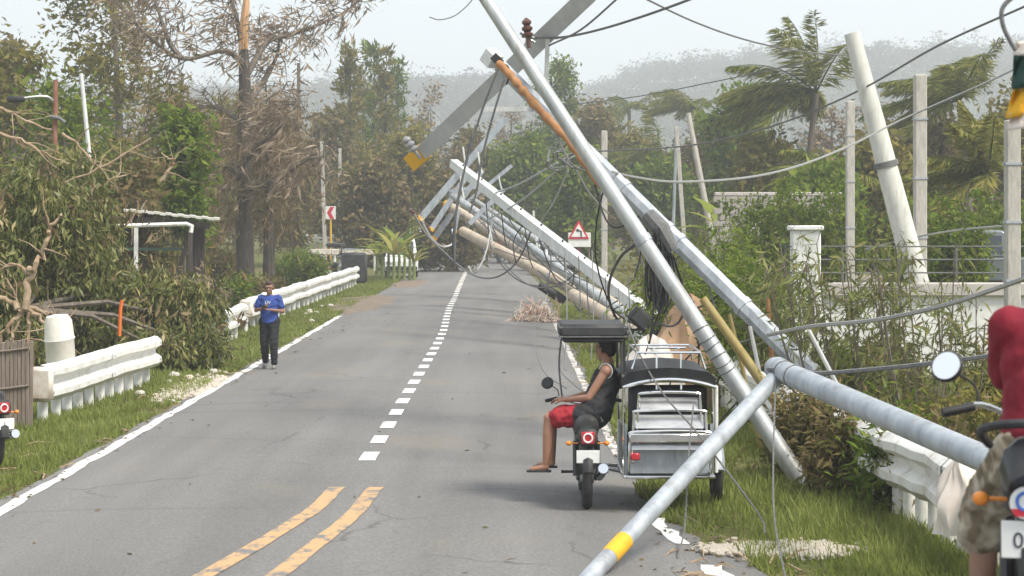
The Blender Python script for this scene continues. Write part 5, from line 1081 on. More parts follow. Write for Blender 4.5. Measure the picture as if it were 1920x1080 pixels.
def tricycle(label, loc, rotz, roofm, panelm, group=None, name='tricycle', plate=None):
    t = thing(name, label, 'tricycle', loc, rotz, group); I = Matrix.Identity(4)
    moto(t, I, M_bpaint, plate, mface=M_vinyl)
    X0, X1 = .36, 1.24; xm = (X0+X1)/2
    # chassis, floor, wheel
    f = MB(); f.tube([(X0, -.80, .34), (X0, .75, .34), (xm, .95, .36), (X1, .75, .34), (X1, -.80, .34), (X0, -.80, .34)], .022, 7); f.tube([(.08, .15, .36), (X0, .15, .34)], .02, 6); f.tube([(.1, -.35, .40), (X0, -.35, .34)], .02, 6); f.build('chassis', M_chrome, t)
    w = MB().torus((X1+.09, -.12, .28), .225, .05, 'X', 28, 10).build('wheel', M_tyre, t); MB().torus((X1+.09, -.12, .28), .18, .016, 'X', 24, 6).cyl((X1+.03, -.12, .28), (X1+.15, -.12, .28), .04, .04, 10).build('rim', M_chrome, w)
    fd = [(X1+.09, -.12+.31*math.cos(a), .28+.31*math.sin(a)) for a in np.linspace(.2, 2.9, 12)]; MB().tube(fd, .06, 6).build('wheel_guard', panelm, t)
    MB().box((xm, -.02, .345), (X1-X0-.03, 1.5, .03)).build('floor', M_galv2, t, False)
    # body sides and nose
    for x in (X0+.02, X1-.02): MB().prism([(-.78, .36), (.62, .36), (.80, .55), (.55, .78), (-.30, .80), (-.78, .86)], -.012, .012, Matrix.Translation((x, 0, 0)) @ Matrix.Rotation(R(90), 4, 'Z')).build('side_panel', panelm, t, False)
    MB().tube([(xm, .62, .52), (xm, .80, .56), (xm, .95, .50)], [.36, .30, .16], 14).build('nose', M_bpaint, t)
    MB().box((xm, -.42, .62), (X1-X0-.12, .42, .14), bev=.04).build('passenger_seat', M_vinyl, t); MB().box((xm, -.62, .94), (X1-X0-.10, .10, .58), bev=.04).build('seat_back_and_shade', M_vinyl, t)  # seat back made taller, its black also stands in for the sidecar's dark interior
    # posts and roof
    for x, y, z in ((X0, -.74, 1.34), (X1, -.74, 1.34), (X0+.02, .55, 1.36), (X1-.02, .55, 1.36)): MB().tube([(x, y, .36), (x, y, z)], .016, 7).build('post', M_chrome, t)
    for x in (X1+.035, ): MB().box((x, -.6, .80), (.03, .30, .86), bev=.008).build('side_board', M_wpaint, t, False)
    prof = [(-.46, -.02), (-.455, .08), (-.38, .14), (-.18, .17), (0, .18), (.18, .17), (.38, .14), (.455, .08), (.46, -.02), (.40, .0), (.2, .03), (0, .035), (-.2, .03), (-.40, .0)]
    MB().prism([(x, z) for x, z in prof], -.84, .72, Matrix.Translation((xm, 0, 1.235))).build('roof', roofm, t)
    ch = [(xm+.455*s, -.86, 1.225+.075*(1-s*s)) for s in np.linspace(-1, 1, 13)]; MB().tube(ch, [.016]+[.024]*11+[.016], 8).build('roof_trim', M_chrome, t)
    # roof rack
    rk = MB(); z = 1.56
    rk.tube([(X0+.08, -.80, 1.40), (X0+.13, -.78, z), (X1-.13, -.78, z), (X1-.08, -.80, 1.40)], .012, 6); rk.tube([(X0+.10, .5, 1.40), (X0+.13, .48, z), (X1-.13, .48, z), (X1-.10, .5, 1.40)], .012, 6)
    for x in (X0+.13, X1-.13): rk.tube([(x, -.78, z), (x, .48, z)], .012, 6)
    for x in (xm-.12, xm+.12): rk.tube([(x, -.82, 1.20), (x, -.80, z-.02), (x, .48, z-.02)], .010, 6)
    rk.tube([(X0+.25, -.5, z+.03), (X1-.25, -.5, z+.03)], .012, 6); rk.build('roof_rack', M_chrome, t)
    # three stepped chrome rails at the back
    for i, (z0, z1, y, ins) in enumerate(((.42, .80, -.98, .04), (.52, 1.0, -.92, .08), (.72, 1.17, -.87, .13))):
        MB().tube(spline([(X0+ins, -.80, z0), (X0+ins, y, z0), (X0+ins+.01, y, z1-.07), (X0+ins+.07, y, z1), (X1-ins-.07, y, z1), (X1-ins-.01, y, z1-.07), (X1-ins, y, z0), (X1-ins, -.80, z0)], 4), .014, 7).build('rear_rail', M_chrome, t)
        MB().box((0, 0, 0), (X1-X0-2*ins-.05, .006, .15), Matrix.Translation((xm, y+.04, z1-.11)) @ Matrix.Rotation(R(-24-6*i), 4, 'X'), bev=.002).build('rail_plate', M_steel, t, False)
    MB().box((xm, -.99, .74), (X1-X0-.08, .03, .09), bev=.012).build('bumper', M_chrome, t); MB().box((xm, -.86, .55), (X1-X0-.1, .02, .34), bev=.005).build('back_panel', M_galv2, t, False)
    for x in (X0+.1, X1-.1): MB().box((x, -.985, .56), (.09, .03, .07), bev=.01).build('tail_lamp', M_redlens, t)
    # canopy over the driver
    MB().box((.07, .0, 1.755), (.68, 1.05, .14), bev=.035).build('canopy', M_vinyl, t); [MB().tube([(-.262, -.515, z), (.402, -.515, z), (.402, .515, z), (-.262, .515, z), (-.262, -.515, z)], .009, 5).build('seam', M_cable, t) for z in (1.70, 1.79)]; MB().box((.07, .0, 1.665), (.62, .98, .05), bev=.02).build('canopy_valance', M_vinyl, t)
    for y in (-.42, .42): MB().tube([(X0, y*1.2, 1.30), (X0-.01, y, 1.68)], .014, 6).build('canopy_post', M_bpaint, t)
    MB().prism([(-.46, 1.24), (-.10, 1.24), (-.16, 1.68), (-.42, 1.68)], -.006, .006, Matrix.Translation((X0+.03, 0, 0)) @ Matrix.Rotation(R(90), 4, 'Z')).build('side_curtain', M_vinyl, t, False)
    MB().tube(spline([(-.22, .35, 1.02), (-.25, .5, 1.35), (-.22, .5, 1.68)], 4), .01, 6).build('canopy_strut', M_cable, t)
    return t
TRI = Vector((.74, 21.75, .0))
trike = tricycle('black and chrome passenger tricycle with roof rack parked on the right road edge', TRI, R(0), mat('dark_roof_vinyl', (.012, .013, .014), (.024, .024, .025), 5, .55, bump=.2, spec=.25), M_galv2)
tr2 = copy_tree(trike); tr2.location = (-8.0, 96.0, 0); tr2.rotation_euler.z = R(-8); tr2['label'] = 'dark covered tricycle parked at the end of the long white guardrail'; tr2['group'] = 'parked tricycles'; trike['group'] = 'parked tricycles'
cv = MB().box((-7.0, 94.7, .75), (1.15, .25, 1.35), bev=.1); o = cv.build('dark_cover', M_vinyl, tr2, world=True)

# motorcycles
def motorbike(label, loc, rotz, body=None, plate=None, group=None, **kw):
    t = thing('motorcycle', label, 'motorcycle', loc, rotz, group); moto(t, Matrix.Identity(4), body, plate, **kw); return t
M_redp = mat('red_paint', (.40, .02, .03), rough=.3, coat=.4)
motorbike('motorcycle with chrome exhaust and number plate parked by the picket panel', (-6.30, 24.9, 0), R(35), M_bpaint, '1')
pb = motorbike('dark motorcycle parked at the far bend of the road', (-3.4, 152, 0), R(120), M_bpaint, None, 'motorcycles parked at the far bend')
for x, y, a in ((-2.6, 154, 60), (-2.0, 148, 200), (-1.3, 146, 100)):
    c = copy_tree(pb); c.location = (x, y, 0); c.rotation_euler.z = R(a)

def car(name, label, cat, loc, rotz, paint, kind='suv', L=4.4, W=1.75, H=1.75):
    t = thing(name, label, cat, loc, rotz); hl = L/2
    if kind == 'van': low = [(-hl, .35), (-hl, 1.0), (-hl+.05, 1.05), (hl-.45, 1.05), (hl-.05, .85), (hl, .35)]; top = [(-hl+.02, 1.05), (-hl+.08, H-.08), (-hl+.2, H), (hl-1.2, H), (hl-.9, H-.06), (hl-.42, 1.05)]
    elif kind == 'pickup': low = [(-hl, .45), (-hl, 1.02), (-.35, 1.04), (hl-.9, 1.04), (hl-.1, .95), (hl, .45)]; top = [(-.45, 1.04), (-.4, H-.08), (-.28, H), (.55, H), (.75, H-.06), (hl-.85, 1.04)]
    else: low = [(-hl, .4), (-hl+.03, .98), (hl-1.2, 1.0), (hl-.1, .86), (hl, .4)]; top = [(-hl+.05, .98), (-hl+.35, H-.06), (-hl+.5, H), (hl-2.0, H), (hl-1.8, H-.05), (hl-1.1, 1.0)]
    RX = Matrix.Rotation(R(90), 4, 'Z')
    def ext(poly, w, inset=0.0, z0=None):
        b = MB(); k = len(poly); zt = max(z for _, z in poly); zb = min(z for _, z in poly)
        f = lambda z: w/2-inset*(z-zb)/(zt-zb)
        vs = [(-f(z), x, z) for x, z in poly]+[(f(z), x, z) for x, z in poly]; fs = [tuple(range(k)), tuple(range(2*k-1, k-1, -1))]+[(i, i+k, (i+1) % k+k, (i+1) % k) for i in range(k)]
        return b.add(vs, fs)
    o = ext(low, W).build('body', paint, t); bv = o.modifiers.new('b', 'BEVEL'); bv.width = .05; bv.segments = 2
    o = ext(top, W-.06, .14).build('cabin', paint, t); bv = o.modifiers.new('b', 'BEVEL'); bv.width = .05; bv.segments = 2
    zt = max(z for _, z in top); y0, y1 = top[1][0]+.12, top[-2][0]-.05
    for s in (-1, 1):
        for a, b_ in ((0.02, .48), (.54, 1.0)):
            ya, yb = lerp(y0, y1, a), lerp(y0, y1, b_); q = lambda z: s*((W-.06)/2-.14*(z-1.02)/(zt-1.02)+.006); b = MB(); vs = [(q(1.12), ya, 1.12), (q(1.12), yb+(.15 if a > .5 else 0), 1.12), (q(zt-.14), yb, zt-.14), (q(zt-.14), ya, zt-.14)]; ins = Vector((-s*.03, 0, 0)); b.add(vs+[tuple(Vector(v)+ins) for v in vs], [(0, 1, 2, 3), (7, 6, 5, 4), (0, 4, 5, 1), (1, 5, 6, 2), (2, 6, 7, 3), (3, 7, 4, 0)]); b.build('window', M_glass, t, False)
        for y in (-hl+.8, hl-.8):
            w = MB().torus((s*(W/2-.1), y, .34), .24, .1, 'X', 24, 8).build('wheel', M_tyre, t); MB().cyl((s*(W/2-.16), y, .34), (s*(W/2-.01), y, .34), .19, .17, 16).build('hub_cap', M_galv, w)
        MB().box((s*(W/2-.25), hl-.04, .78), (.32, .1, .14), bev=.03).build('headlight', M_lens, t); MB().box((s*(W/2-.12), -hl+.0, .82), (.14, .06, .28), bev=.02).build('tail_light', M_redlens, t)
        MB().box((s*(W/2+.08), y1+.05, 1.12), (.16, .08, .13), bev=.03).build('wing_mirror', M_black, t)
    for yy_, p in ((-hl, (top[0], top[1])), (hl, (top[-1], top[-2]))):
        (ya, za), (yb, zb) = p; b = MB(); w_ = W/2-.22; n_ = -1 if yy_ < 0 else 1; a_ = lambda t_: (lerp(ya, yb, t_)+n_*.02, lerp(za, zb, t_)); vs = []
        for t_ in (.12, .9): 
            y_, z_ = a_(t_); vs += [(-w_, y_, z_), (w_, y_, z_)]
        vs2 = [(x, y-n_*.05, z) for x, y, z in vs]; b.add(vs+vs2, [(0, 1, 3, 2), (4, 6, 7, 5), (0, 4, 5, 1), (1, 5, 7, 3), (3, 7, 6, 2), (2, 6, 4, 0)]); b.build('windscreen' if n_ > 0 else 'rear_window', M_glass, t, False)
    for y in (-hl-.03, hl+.03): MB().box((0, y, .48), (W*.96, .14, .2), bev=.05).build('bumper', M_vinyl, t)
    return t
M_carw = mat('white_car_paint', (.78, .78, .77), rough=.3, coat=.5); M_carb = mat('grey_blue_car_paint', (.13, .15, .16), rough=.35, coat=.5); M_carr = mat('silver_car_paint', (.5, .5, .5), rough=.3, metal=.3, coat=.4)
car('white_van', 'white van parked at the left road edge behind the cut branches', 'van', (-5.6, 108, 0), R(183), M_carw, 'van', 4.3, 1.65, 1.95)
car('pickup_truck', 'grey blue pickup truck parked in the yard behind the railing', 'pickup truck', (11.9, 53.5, .9), R(86), M_carb, 'pickup', 4.8, 1.75, 1.72)
car('silver_car', 'silver car standing at the roadside behind the fallen poles', 'car', (2.2, 112, 0), R(8), M_carr, 'suv', 4.2, 1.7, 1.6)
car('white_car', 'white car standing beyond the fallen poles at the far bend', 'car', (1.0, 142, 0), R(20), M_carw, 'suv', 4.2, 1.7, 1.6)
# ================================================================== people
def blob(parts, voxel=.008, it=6, fac=.5):
    """union of ellipsoids and tapered capsules, remeshed to one continuous surface"""
    b = MB()
    for p in parts:
        if p[0] == 'e': b.ball(p[1], p[2], n=16, m=12, rot=p[3] if len(p) > 3 else None)
        else:
            _, p0, p1, r0, r1 = p; p0, p1 = Vector(p0), Vector(p1)
            b.ball(p0, r0, n=14, m=10); b.ball(p1, r1, n=14, m=10)
            if (p1-p0).length > 1e-4: b.tube([p0, p1], [r0, r1], 14, True)
    me = bpy.data.meshes.new('tmp'); me.from_pydata(b.v, [], b.f); bm = bmesh.new(); bm.from_mesh(me); bmesh.ops.recalc_face_normals(bm, faces=bm.faces); bm.to_mesh(me); bm.free()
    o = bpy.data.objects.new('tmp', me); C.objects.link(o)
    m = o.modifiers.new('r', 'REMESH'); m.mode = 'VOXEL'; m.voxel_size = voxel
    m = o.modifiers.new('s', 'SMOOTH'); m.factor = fac; m.iterations = it
    bpy.context.view_layer.update(); r = bpy.data.meshes.new_from_object(o.evaluated_get(bpy.context.evaluated_depsgraph_get()))
    bpy.data.objects.remove(o); bpy.data.meshes.remove(me); r.polygons.foreach_set('use_smooth', [True]*len(r.polygons)); return r
def blob_obj(name, parts, m, parent, voxel=.008, it=6):
    me = blob(parts, voxel, it)
    amp = {'shirt': .005 if m.name == 'dark_red_shirt' else .011, 'trousers': .010, 'shorts': .012, 'tank_top': .010, 'hair': .006}.get(name, 0)
    if amp:
        n_ = len(me.vertices); c = np.empty(n_*3, np.float32); me.vertices.foreach_get('co', c); c = c.reshape(-1, 3); nn_ = np.empty(n_*3, np.float32); me.vertices.foreach_get('normal', nn_); nn_ = nn_.reshape(-1, 3)
        x, y, z = c[:, 0], c[:, 1], c[:, 2]; w1 = np.sin(x*19+np.sin(z*11+y*7)*1.6+y*9)*np.sin(z*31+np.sin(x*13)*1.8+y*11); w2 = np.sin(x*41+z*23+np.sin(y*17)*2)*np.sin(z*53-y*29+np.sin(x*21)); f = 1-np.abs(w1)*1.3-np.abs(w2)*.6
        if name == 'hair': f = np.sin(x*170+np.sin(z*60)*2)*np.sin(y*150+z*90)
        me.vertices.foreach_set('co', (c+nn_*(amp*f)[:, None]).astype(np.float32).ravel())
        me.update()
    me.name = name; me.materials.clear(); me.materials.append(m); return link(name, me, parent)
def basis(f, u=(0, 0, 1)):
    f = Vector(f).normalized(); u = Vector(u); r = f.cross(u).normalized(); u = r.cross(f); return Matrix((r, f, u)).transposed()   # x right, y forward, z up
def head_parts(c, B, s=1.0):
    p = lambda x, y, z: Vector(c)+B @ Vector((x*s, y*s, z*s)); R3 = B
    return [('e', p(0, -.012, .035), (.077*s, .094*s, .088*s), R3), ('e', p(0, .028, -.04), (.056*s, .058*s, .068*s), R3), ('e', p(0, .058, -.085), (.028*s, .025*s, .022*s), R3), ('c', p(0, .085, .01), p(0, .106, -.022), .009*s, .014*s),
            ('e', p(0, .080, -.055), (.024*s, .014*s, .010*s), R3), ('e', p(0, .080, -.068), (.021*s, .013*s, .009*s), R3), ('e', p(-.080, -.008, -.002), (.012*s, .022*s, .032*s), R3), ('e', p(.080, -.008, -.002), (.012*s, .022*s, .032*s), R3), ('e', p(-.032, .070, -.018), (.022*s, .02*s, .018*s), R3), ('e', p(.032, .070, -.018), (.022*s, .02*s, .018*s), R3), ('c', p(-.05, .074, .032), p(.05, .074, .032), .012*s, .012*s)]
def hand_parts(w, d, n, thumb, curl=.6, s=1.0):
    """w wrist, d along the fingers, n palm normal (fingers curl that way), thumb = +1/-1 side"""
    d = Vector(d).normalized(); n = Vector(n); n = (n-d*n.dot(d)).normalized(); u = d.cross(n)*thumb; w = Vector(w); L = []
    for k in range(3): L.append(('c', w+u*(k-1)*.022*s, w+d*.085*s+u*(k-1)*.026*s, .018*s, .015*s))
    for k, (ln, off) in enumerate(((.068, .034), (.080, .012), (.074, -.011), (.058, -.032))):
        p = w+d*.088*s+u*off*s; dd = d.copy()
        for j, q in enumerate((.45, .32, .23)):
            a = curl*(.5+.45*j); dd = (dd*math.cos(a*.6)+n*math.sin(a*.6)).normalized(); e = p+dd*ln*q*1.25*s; L.append(('c', p, e, .0092*s-.0008*j, .0086*s-.0008*j)); p = e
    p = w+d*.025*s+u*.034*s; e = p+(d*.5+u*.75+n*.25).normalized()*.045*s; L.append(('c', p, e, .0125*s, .011*s)); e2 = e+(d*.9+u*.15+n*.45).normalized()*.04*s; L.append(('c', e, e2, .011*s, .009*s)); return L
def limb(j, a, b, r0, r1): return ('c', j[a], j[b], r0, r1)
def person(name, label, loc, rotz, J, fwd, headB, skin, hairm, hair, hands, legs_skin=True, cat='person'):
    root = thing(name, label, cat, loc, rotz); j = {k: Vector(v) for k, v in J.items()}
    P = head_parts(j['head'], headB, 1.06)
    P += [('c', j['neck'], j['head']+headB @ Vector((0, -.02, -.07)), .058, .052), ('e', j['chest'], (.155, .105, .17), basis(fwd)), ('c', j['chest'], j['pelvis'], .12, .125), ('c', j['shl'], j['shr'], .06, .06), ('c', j['hpl'], j['hpr'], .10, .10)]
    for s in 'lr':
        P += [('c', j['sh'+s], j['el'+s], .050, .039), ('c', j['el'+s], j['wr'+s], .040, .026), ('c', j['hp'+s], j['kn'+s], .085, .056), ('c', j['kn'+s], j['kn'+s].lerp(j['an'+s], .35), .053, .055), ('c', j['kn'+s].lerp(j['an'+s], .35), j['an'+s], .055, .034), ('c', j['an'+s]-Vector((0, 0, .035)), j['to'+s], .034, .026)]
        if s in hands: P += hand_parts(j['wr'+s], *hands[s])
    blob_obj('body', P, skin, root, .008, 4)
    c, B = j['head'], headB; p = lambda x, y, z: c+B @ Vector((x, y, z))
    H = [('e', p(x, y, z), (a, b, d), B) for x, y, z, a, b, d in hair]; blob_obj('hair', H, hairm, root, .009, 3)
    for s in (-1, 1): MB().ball(p(s*.031, .083, .008), (.011, .006, .007), n=8, m=6, rot=B).build('eye', M_ink, root); MB().tube([p(s*.015, .094, .030), p(s*.033, .092, .036), p(s*.05, .082, .030)], .004, 4).build('eyebrow', M_ink, root)
    MB().tube([p(-.022, .088, -.061), p(0, .094, -.062), p(.022, .088, -.061)], .003, 4).build('mouth', mat('dark_lip', (.16, .06, .05), rough=.6), root)
    return root, j
SK1 = mat('brown_skin', (.24, .13, .085), (.28, .155, .10), 5, .55); SK2 = mat('tan_skin', (.34, .17, .105), (.38, .20, .13), 5, .5); HAIR = mat('black_hair', (.012, .010, .009), (.03, .022, .018), 40, .5, stretch=(1, 1, .2)); HAIRB = mat('brown_black_hair', (.035, .02, .013), (.06, .035, .022), 40, .55)

# --- woman walking towards the camera (local +Y is her front; turned to face the camera)
J = dict(pelvis=(0, 0, .93), chest=(0, .0, 1.22), neck=(0, -.01, 1.41), head=(.0, .02, 1.545), shl=(-.165, 0, 1.355), shr=(.165, 0, 1.355), ell=(-.265, .0, 1.10), elr=(.265, .0, 1.12), wrl=(-.06, .22, 1.14), wrr=(.10, .21, 1.16),
         hpl=(-.09, 0, .90), hpr=(.09, 0, .90), knl=(-.10, .10, .49), knr=(.10, -.02, .48), anl=(-.105, .07, .085), anr=(.115, -.20, .11), tol=(-.115, .20, .03), tor=(.125, -.09, .035))
hairw = [(0, -.03, .055, .086, .095, .088), (0, .035, .10, .066, .05, .035), (-.07, -.03, .02, .022, .055, .06), (.07, -.03, .02, .022, .055, .06), (0, -.075, .0, .065, .045, .07), (0, -.13, .0, .035, .04, .04)]
wb = basis((0, 1, -.12))
wm, j = person('person', 'person in a blue printed shirt and black trousers walking on the edge line with phone', (-4.66, 41.0, 0), R(176), J, (0, 1, 0), wb, SK1, HAIRB, hairw, {'l': ((.75, .45, .05), (.2, .1, 1), 1, .9), 'r': ((-.6, .6, .2), (-.2, .2, 1), -1, .9)})
wm.location.z = road_z(-4.66, 41)+.004
BLUE = mat('royal_blue_shirt', (.025, .055, .24), (.035, .075, .30), 5, .85); TRO = mat('black_trousers', (.012, .013, .016), (.022, .022, .026), 6, .85)
S = [('e', j['chest']+Vector((0, .005, .0)), (.18, .13, .19)), ('c', j['shl']+Vector((.03, 0, -.01)), j['shr']+Vector((-.03, 0, -.01)), .075, .075), ('e', (0, .01, 1.10), (.175, .135, .2)), ('e', (0, .008, 1.0), (.178, .135, .19)), ('e', (0, .008, .93), (.182, .138, .10)), ('e', (0, .008, .90), (.182, .14, .05)), ('c', j['shl'], j['shl'].lerp(j['ell'], .62), .066, .068), ('c', j['shr'], j['shr'].lerp(j['elr'], .62), .066, .068)]
S = [(q if q[0] == 'c' else ('e', q[1], q[2])) for q in S]
sh_ = blob_obj('shirt', S, BLUE, wm, .011, 5)
text_mesh('LIV', .085, 'shirt_print', M_sw, sh_, Matrix.Translation((.005, .166, 1.272)) @ Matrix.Rotation(R(180), 4, 'Z') @ Matrix.Rotation(R(84), 4, 'X'), .004)
Tt = [('c', j['hpl'], j['hpr'], .122, .122), ('c', (0, 0, .97), (0, 0, .88), .13, .12)]
for s in 'lr': Tt += [('c', j['hp'+s], j['kn'+s], .108, .085), ('c', j['kn'+s], j['an'+s]+Vector((0, 0, .03)), .083, .062)]
blob_obj('trousers', Tt, TRO, wm, .011, 4)
for s in 'lr': blob_obj('shoe', [('c', j['an'+s]-Vector((0, .02, .045)), j['to'+s], .046, .040), ('c', j['an'+s]-Vector((0, .02, .01)), j['an'+s]-Vector((0, 0, .05)), .042, .045)], mat('grey_shoe', (.18, .17, .16), (.26, .25, .23), 9, .8), wm, .009, 3)
ph = (j['wrl']+j['wrr'])/2+Vector((.03, .085, .03)); o = MB().box((0, 0, 0), (.075, .011, .15), Matrix.Translation(ph) @ Matrix.Rotation(R(-55), 4, 'X'), bev=.004).build('phone', M_black); o.matrix_world = wm.matrix_basis.copy(); tag(o, 'dark phone held in both hands of the walking person', 'phone')

# --- tricycle driver: sits sideways on the saddle looking left along the road (local = tricycle local, +Y away)
J = dict(pelvis=(.10, -.30, .93), chest=(.205, -.20, 1.22), neck=(.235, -.16, 1.42), head=(.205, -.12, 1.545), shl=(.20, -.36, 1.35), shr=(.235, .00, 1.36), ell=(.03, -.38, 1.08), elr=(.10, .10, 1.10), wrl=(-.20, -.12, 1.04), wrr=(-.17, .10, 1.03),
         hpl=(.07, -.40, .90), hpr=(.07, -.20, .90), knl=(-.37, -.38, .88), knr=(-.34, -.10, .88), anl=(-.40, -.36, .42), anr=(-.33, .0, .42), tol=(-.54, -.34, .36), tor=(-.47, .04, .36))
fw = Vector((-.93, .36, 0)); hb_ = basis((-.75, .66, -.02))
hair2 = [(0, -.03, .055, .088, .098, .086), (0, .02, .105, .07, .06, .035), (0, -.075, .0, .07, .045, .07), (-.072, -.025, .02, .02, .05, .05), (.072, -.025, .02, .02, .05, .05), (0, -.05, .10, .075, .07, .045)]
dv, j = person('person', 'person in a black sleeveless top and red shorts sitting sideways on the tricycle', TRI, 0, J, fw, hb_, SK2, HAIR, hair2, {'l': ((-.85, .5, .05), (0, .2, -1), 1, 1.0), 'r': ((-.9, .2, .05), (0, .2, -1), -1, 1.0)})
BLK = mat('black_jersey', (.014, .014, .016), (.026, .026, .028), 6, .8); REDS = mat('red_shorts', (.26, .008, .018), (.33, .012, .022), 5, .75)
S = [('e', j['chest'], (.185, .13, .19), basis(fw)), ('c', j['chest'], j['pelvis'], .145, .165), ('c', j['shl'].lerp(j['shr'], .22)-Vector((0, 0, .01)), j['shl'].lerp(j['shr'], .78)-Vector((0, 0, .01)), .072, .072), ('c', j['hpl']+Vector((.05, 0, .05)), j['hpr']+Vector((.05, 0, .05)), .14, .14), ('c', j['hpl']+Vector((.02, -.02, .0)), j['hpl']+Vector((-.12, -.02, .0)), .125, .115)]
tp = blob_obj('tank_top', S, BLK, dv, .011, 5)
for s, q in (('l', -.02), ('r', .02)): MB().torus((0, 0, 0), .075, .007, 'Y', 22, 6, Matrix.Translation(j['sh'+s].lerp(j['chest']+Vector((0, 0, .1)), .12)) @ basis(fw).to_4x4() @ Matrix.Rotation(R(80), 4, 'Z')).build('trim', M_sw, tp)
Tt = [('c', j['hpl'], j['hpr'], .12, .12)]
for s in 'lr': Tt += [('c', j['hp'+s], j['hp'+s].lerp(j['kn'+s], .80), .112, .098)]
blob_obj('shorts', Tt, REDS, dv, .011, 4)
for s in 'lr': MB().box(tuple((j['an'+s]+j['to'+s])/2-Vector((0, 0, .045))), (.25, .095, .02), bev=.008).build('slipper', M_black, dv)

# --- rider on the near motorcycle, back to the camera
BK = Vector((2.01, 8.1, rise(8.1))); RB = R(-15)
mb2 = thing('motorcycle', 'near dark motorcycle with white number plate and round mirror ridden by a person in red', 'motorcycle', BK, RB); moto(mb2, Matrix.Scale(1.0, 4), M_bpaint, '0201')
for ch in list(mb2.children):
    if ch.name.split('.')[0] in ('number_plate', 'tail_light', 'turn_signal', 'rear_fender', 'tail_cowl'): ch.location.z += .13
mb2_t = MB().tube(spline([(-.17, -.55, .86), (-.19, -.80, .93), (-.12, -.98, .97), (0, -1.0, .98), (.12, -.98, .97), (.19, -.80, .93), (.17, -.55, .86)], 5), .016, 8).build('grab_rail', M_black, mb2)
MB().tube([(0, -.80, .78), (0, -.95, .80), (0, -1.0, .74)], [.13, .12, .09], 12).build('tail_box', M_bpaint, mb2)
mb2_t.location.z = .10; bpy.data.objects[[c_.name for c_ in mb2.children if c_.name.startswith('tail_box')][0]].location.z = .12
st = MB().cyl((-.03, -1.012, .675), (-.03, -1.02, .675), .055, .055, 20).build('sticker', M_sw, mb2); MB().prism([(-.05, -.02), (.05, -.02), (.035, -.045), (-.035, -.045)], -.004, 0, Matrix.Translation((-.03, -1.02, .675))).build('sticker_stripe', M_red, st, False); MB().torus((-.03, -1.021, .68), .03, .006, 'Y', 18, 6).build('sticker_ring', mat('sticker_blue', (.05, .15, .5), rough=.5), st)
st.location.z = .14
J = dict(pelvis=(0, -.20, .92), chest=(0, -.14, 1.22), neck=(0, -.10, 1.42), head=(0, -.06, 1.56), shl=(-.165, -.13, 1.36), shr=(.185, -.13, 1.36), ell=(-.17, .10, 1.12), elr=(.25, .14, 1.16), wrl=(-.02, .22, 1.0), wrr=(.32, .28, 1.03),
         hpl=(-.10, -.20, .88), hpr=(.10, -.20, .88), knl=(-.26, .10, .64), knr=(.26, .10, .64), anl=(-.28, -.06, .10), anr=(.28, -.06, .10), tol=(-.32, .10, .03), tor=(.32, .10, .03))
hb3 = basis((0, 1, -.05))
rd_, j = person('person', 'person in a red shirt and camouflage shorts sitting on the near motorcycle', BK+Vector((.055, .02, 0)), RB, J, (0, 1, 0), hb3, SK1, HAIR, hair2, {'l': ((.8, .3, -.2), (.0, -.2, -1), -1, .8), 'r': ((.3, .7, -.3), (-.2, .3, -1), 1, 1.3)})
REDT = mat('dark_red_shirt', (.17, .007, .018), (.22, .010, .024), 4, .85, bump=.1)
S = [('e', j['chest'], (.20, .14, .20)), ('c', j['shl']+Vector((.03, 0, -.01)), j['shr']-Vector((.03, 0, .01)), .08, .08), ('e', (0, -.17, 1.08), (.19, .15, .22)), ('e', (0, -.19, .97), (.20, .16, .18)), ('e', (0, -.20, .89), (.21, .165, .09)), ('c', j['shl'], j['shl'].lerp(j['ell'], .75), .078, .08), ('c', j['shr'], j['shr'].lerp(j['elr'], .75), .078, .08)]
blob_obj('shirt', S, REDT, rd_, .009, 6)
camo = mat('camouflage_cloth', (.16, .125, .08), (.30, .25, .18), 9, .9, c3=(.42, .37, .29), detail=2, lo=.42, hi=.5, bump=.1)
Tt = [('c', j['hpl'], j['hpr'], .135, .135)]
for s in 'lr': Tt += [('c', j['hp'+s], j['kn'+s], .12, .10), ('c', j['kn'+s], j['kn'+s].lerp(j['an'+s], .16), .10, .10)]
blob_obj('shorts', Tt, camo, rd_, .009, 4)
for s in 'lr': MB().box(tuple((j['an'+s]+j['to'+s])/2-Vector((0, 0, .045))), (.10, .27, .025), bev=.01).build('slipper', M_black, rd_)

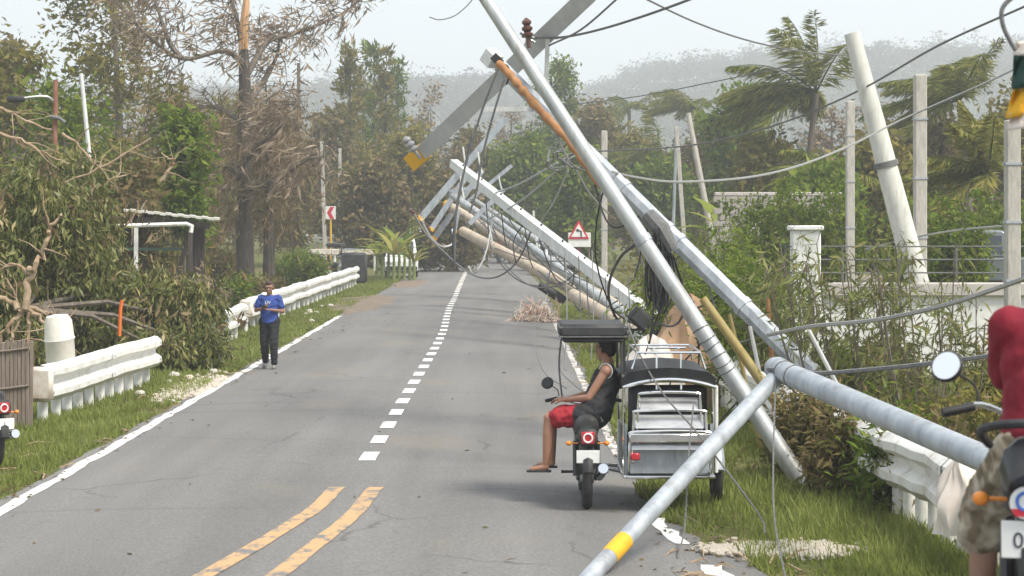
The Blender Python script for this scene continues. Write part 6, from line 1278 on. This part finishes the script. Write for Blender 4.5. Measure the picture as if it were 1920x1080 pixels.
# --- people far down the road
def far_person(label, loc, rotz, shirt, pants):
    J = dict(pelvis=(0, 0, .93), chest=(0, 0, 1.22), neck=(0, 0, 1.42), head=(0, .02, 1.55), shl=(-.17, 0, 1.36), shr=(.17, 0, 1.36), ell=(-.24, 0, 1.10), elr=(.24, 0, 1.10), wrl=(-.24, .06, .86), wrr=(.24, .06, .86), hpl=(-.09, 0, .90), hpr=(.09, 0, .90), knl=(-.10, .03, .48), knr=(.10, .0, .48), anl=(-.10, 0, .09), anr=(.10, -.05, .09), tol=(-.11, .13, .03), tor=(.11, .08, .03))
    root, j = person('person', label, loc, rotz, J, (0, 1, 0), basis((0, 1, 0)), SK1, HAIR, hair2, {'l': ((0, .1, -1), (.5, .3, 0), 1, .5), 'r': ((0, .1, -1), (-.5, .3, 0), -1, .5)})
    blob_obj('shirt', [('e', j['chest'], (.185, .13, .19)), ('c', j['shl'], j['shr'], .07, .07), ('c', j['chest'], j['pelvis'], .14, .15), ('c', j['shl'], j['shl'].lerp(j['ell'], .7), .07, .072), ('c', j['shr'], j['shr'].lerp(j['elr'], .7), .07, .072)], shirt, root, .016, 4)
    blob_obj('trousers', [('c', j['hpl'], j['hpr'], .12, .12)]+[('c', j['hp'+s], j['kn'+s], .105, .085) for s in 'lr']+[('c', j['kn'+s], j['an'+s]+Vector((0, 0, .03)), .082, .062) for s in 'lr'], pants, root, .016, 4)
far_person('person in a red shirt standing by the far parked motorcycles', (-.85, 138, 0), R(150), REDS, TRO)
far_person('person in a dark shirt standing behind the far parked motorcycles', (-2.9, 158, 0), R(190), BLK, TRO)
far_person('person in a white shirt standing beyond the fallen poles', (1.25, 122, 0), R(120), M_sw, TRO)

# --- small cloth hanging from the loop of dark cable over the near verge
hx = at(1925, 150, 9.0); lp = thing('hanging_streamer', 'green, yellow and white cloth streamer tied to a dark cable loop', 'streamer', at(1910, 235, 9.0))
MB().tube(spline([at(2000, -60, 9), at(1950, -18, 9), at(1905, -8, 9), at(1880, 15, 9), at(1880, 45, 9), at(1893, 75, 9), at(1905, 95, 9)], 6), .010, 8).build('cable_loop', M_cable, lp, world=True)
def drape(name, y0, y1, x0a, x0b, m):
    b = MB(); n = 9; k = 5
    for i in range(k+1):
        t = i/k
        for q in range(n+1):
            u = q/n; x = lerp(lerp(x0a, x0b, t), 1960, u); b.v.append(tuple(at(x, lerp(y0, y1, t)-10*u*(1 if name != 'knot' else 0), 9+.05*math.sin(u*9+t*2)+(.02 if u > .5 else 0))))
        if i: b.f += [((i-1)*(n+1)+q, (i-1)*(n+1)+q+1, i*(n+1)+q+1, i*(n+1)+q) for q in range(n)]
    b.m = [0]*len(b.f); o = b.build(name, m, lp, world=True); s = o.modifiers.new('t', 'SOLIDIFY'); s.thickness = .004
drape('knot', 78, 104, 1906, 1900, M_pale); drape('green_cloth', 104, 168, 1900, 1898, mat('dark_green_cloth', (.02, .06, .05), rough=.9)); drape('yellow_cloth', 168, 222, 1899, 1886, mat('yellow_cloth', (.72, .38, .02), rough=.9)); drape('white_cloth', 212, 245, 1893, 1890, M_pale)
# plastic bag caught on the right rail
cloth('plastic_bag', 'torn pale plastic bag caught on the near right guardrail', 1800, 0, 17.6, .2, .12, .62, M_pale, 6, 'plastic bag').location.z = .3
